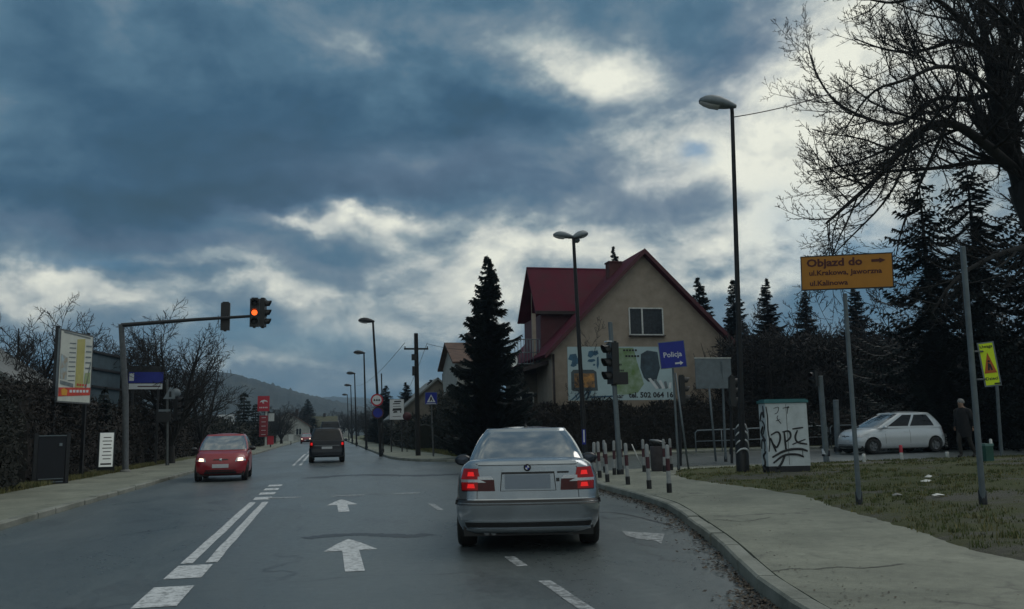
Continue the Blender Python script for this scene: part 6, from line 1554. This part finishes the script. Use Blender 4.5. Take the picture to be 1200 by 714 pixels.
c = PD(193, 489, D)-b0; mb = MB(); mb.box((c.x, c.y-.08, c.z), (.55, .12, .42)); mb.build('black_box', M['black'], p); mb = MB(); mb.box((c.x, c.y-.12, c.z+.3), (.5, .04, .10)); mb.build('white_bar', M['signback'], p)
# wooden fence
p = thing('board_fence', (-9.3, 33.5, .1), 0, 'low dark plank fence right of the gantry pole', 'fence'); mb = MB()
for k in range(4): mb.box((0, 3.0, .25+k*.35), (.05, 6.0, .22))
mb.build('rails', M['dark'], p)
for k in range(4): mb = MB(); mb.box((.06, k*2.0, .75), (.1, .1, 1.5)); mb.build('post', M['dark'], p)
# small white billboard and fuel station totem
q = PD(264.5, 492, 78); p = thing('small_billboard', (q.x, q.y, 0), 0, 'small white billboard with grey print behind the red hatchback', 'billboard'); o, yy = board(p, (0, 0, q.z), 0, 1.55, .95, M['inkw'])
mb = MB()
for (x, z, a, c) in ((-.35, .1, .5, .2), (-.3, -.2, .6, .2), (.4, .15, .5, .2), (.45, -.15, .2, .35), (.1, .3, .5, .06)): mb.plate([(x-a/2, z-c/2), (x+a/2, z-c/2), (x+a/2-.06, z+c/2), (x-a/2+.06, z+c/2)], yy-.003, yy+.001)
mb.build('grey_print', mprint, o); mb = MB(); mb.box((0, .1, q.z/2), (.16, .16, q.z)); mb.build('post', M['dark'], p)
q = PD(308, 515, 92); p = thing('fuel_station_totem', (q.x, q.y, 0), 0, 'tall red fuel station totem with a white emblem on top', 'sign'); zt_ = PD(308, 464, 92).z; D = 92
z1 = PD(308, 482, 92).z; wd2 = 13.5/1000*D; o, yy = board(p, (0, 0, (zt_+z1)/2), 0, wd2, zt_-z1, M['redsign'], th=.25, rimw=0, name='top_panel')
mb = MB(); mb.plate([(-.42, .10), (-.25, .32), (.05, .42), (.38, .30), (.42, .12), (.30, .22), (.05, .24), (-.02, .14), (.10, .04), (-.08, .02), (-.14, .2), (-.30, .16)], yy-.005, yy+.001); mb.build('white_emblem', M['inkw'], o)
mb = MB(); 
for k in range(5): mb.box((-.36+k*.18, yy-.002, -.42), (.10, .004, .14))
mb.build('white_letters', M['inkw'], o)
z2 = PD(308, 487, D).z; z3 = PD(308, 512, D).z; o, yy = board(p, (.05, 0, (z2+z3)/2), 0, wd2*.72, z2-z3, mat('faded red price panel', (.25, .02, .03), .5, 0, .3, 3), th=.25, rimw=0, name='price_panel')
mb = MB()
for k in range(5): mb.box((0, yy-.002, .9-k*.45), (.45, .004, .05))
mb.build('price_line', M['inkw'], o); mb = MB(); mb.box((.3, .15, zt_/2), (.2, .1, zt_-.2)); mb.build('post', M['white'], p)
for i, (px, py, d, cc, lb) in enumerate([(317, 516, 88, 'redsign', 'small red forecourt box at the foot of the totem'), (318, 489, 95, 'white', 'tiny white forecourt sign right of the totem'), (341, 513, 110, 'white', 'small white roadside box beyond the fuel station')]):
    q = PD(px, py, d); p = thing('forecourt_box', (q.x, q.y, max(0, q.z-.4)), 0, lb, 'box'); mb = MB(); mb.box((0, 0, .4), (.6, .3, .9)); mb.build('case', M[cc], p); mb = MB(); mb.box((0, 0, .88), (.7, .4, .08)); mb.box((0, 0, -q.z/2 if q.z > .5 else -.02), (.08, .08, max(.05, q.z))); mb.build('frame', M['dark'], p)

# ------------------------------------------------------------------ pedestrian
def person():
    q = PD(1133, 541, 25.5); q.z = grass_z(q.x, q.y)
    p = thing('person', tuple(q), R(-70), 'pedestrian with short grey hair and long dark coat walking left on the grass', 'person')
    # local: facing -Y
    J = dict(pel=(0, 0, .93), sp=(0, .01, 1.15), ch=(0, .0, 1.36), nk=(0, -.02, 1.50), hd=(0, -.05, 1.60), ht=(0, -.05, 1.70),
             ls=(-.18, 0, 1.42), le=(-.24, .06, 1.14), lh=(-.24, -.06, .92), rs=(.18, 0, 1.42), re=(.24, .10, 1.15), rh=(.25, .08, .90),
             lp=(-.10, 0, .90), lk=(-.11, -.14, .50), la=(-.11, -.06, .10), lt=(-.11, -.24, .05), rp=(.10, 0, .90), rk=(.11, .06, .50), ra=(.11, .30, .14), rt=(.11, .16, .04))
    Rr = dict(pel=(.16, .12), sp=(.155, .12), ch=(.18, .13), nk=(.06, .06), hd=(.085, .10), ht=(.07, .08), ls=(.075,)*2, le=(.055,)*2, lh=(.038,)*2, rs=(.075,)*2, re=(.055,)*2, rh=(.038,)*2, lp=(.10,)*2, lk=(.07,)*2, la=(.048,)*2, lt=(.04,)*2, rp=(.10,)*2, rk=(.07,)*2, ra=(.048,)*2, rt=(.04,)*2)
    E = [('pel', 'sp'), ('sp', 'ch'), ('ch', 'nk'), ('nk', 'hd'), ('hd', 'ht'), ('ch', 'ls'), ('ls', 'le'), ('le', 'lh'), ('ch', 'rs'), ('rs', 're'), ('re', 'rh'), ('pel', 'lp'), ('lp', 'lk'), ('lk', 'la'), ('la', 'lt'), ('pel', 'rp'), ('rp', 'rk'), ('rk', 'ra'), ('ra', 'rt')]
    ks = list(J); me = bpy.data.meshes.new('body'); me.from_pydata([J[k] for k in ks], [(ks.index(a), ks.index(b_)) for a, b_ in E], [])
    o = bpy.data.objects.new('body', me); col.objects.link(o); o.modifiers.new('s', 'SKIN'); 
    for i, k in enumerate(ks): me.skin_vertices[0].data[i].radius = Rr[k]; me.skin_vertices[0].data[i].use_root = (k == 'pel')
    o.modifiers.new('u', 'SUBSURF').levels = 2
    dg = bpy.context.evaluated_depsgraph_get(); m2 = bpy.data.meshes.new_from_object(o.evaluated_get(dg)); o.modifiers.clear(); o.data = m2; m2.name = 'body'
    skin = mat('skin', (.28, .17, .12), .6, 0, .08, 9); coat = mat('dark coat cloth', (.012, .012, .014), .9, 0, .3, 9); trou = mat('dark trousers', (.03, .028, .026), .9, 0, .2, 9)
    for m in (coat, trou, skin): m2.materials.append(m)
    for f in m2.polygons:
        z = f.center.z; hand = abs(f.center.x) > .19 and z < .94
        f.material_index = 2 if (z > 1.50 or hand) else (1 if z < .85 else 0); f.use_smooth = True
    o.parent = p
    ct = MB(); prof = [(.20, .12, .62), (.215, .14, .75), (.20, .15, .93), (.185, .145, 1.12), (.20, .15, 1.32), (.17, .12, 1.44), (.08, .08, 1.50)]
    vs = [(math.cos(2*math.pi*k/18)*a, math.sin(2*math.pi*k/18)*b_, z) for a, b_, z in prof for k in range(18)]
    ct.add(vs, [(i*18+k, i*18+(k+1) % 18, (i+1)*18+(k+1) % 18, (i+1)*18+k) for i in range(len(prof)-1) for k in range(18)], 0, True); ct.build('coat', coat, p)
    for s_ in (-1, 1):
        a, b_, c = [Vector(J[k]) for k in (('ls', 'le', 'lh') if s_ < 0 else ('rs', 're', 'rh'))]; sv = MB(); sv.tube([a, b_, b_.lerp(c, .85)], [.085, .068, .055], 10); sv.build('sleeve', coat, p)
        fm = MB()
        for k in range(4): fo = Vector((0, (-.03+k*.02), -.02)); fm.tube([c+fo, c+fo+Vector((0, -.005, -.05)), c+fo+Vector((-s_*.01, -.015, -.085+.006*abs(k-1)))], [.010, .009, .007], 6)
        fm.tube([c+Vector((0, -.03, 0)), c+Vector((-s_*.01, -.05, -.04))], [.011, .008], 6); fm.build('fingers', skin, p)
    hr = MB(); hc = Vector((0, -.035, 1.67)); vs = []; fs = []
    for i in range(9):
        th = math.pi*.62*i/8
        for k in range(16): a = 2*math.pi*k/16; r_ = .104+.006*math.sin(k*5+i*3); vs.append(hc+Vector((math.sin(th)*math.cos(a)*r_*.92, math.sin(th)*math.sin(a)*r_*1.08+.012*th, math.cos(th)*r_)))
    hr.add(vs, [(i*16+k, i*16+(k+1) % 16, (i+1)*16+(k+1) % 16, (i+1)*16+k) for i in range(8) for k in range(16)], 0, True); hr.build('hair', mat('grey hair', (.22, .22, .22), .8, 0, .25, 30), p)
    fc = MB(); fc.tube([(0, -.145, 1.66), (0, -.168, 1.63), (0, -.15, 1.615)], [.008, .014, .008], 8); fc.build('nose', skin, p)
    ey_ = MB()
    for s_ in (-1, 1): ey_.lathe([(.001, -.008), (.010, -.006), (.011, 0)], (s_*.032, -.135, 1.655), 'Y', 8)
    ey_.box((0, -.142, 1.585), (.045, .01, .008)); ey_.build('eyes_and_mouth', M['dark'], p)
person()
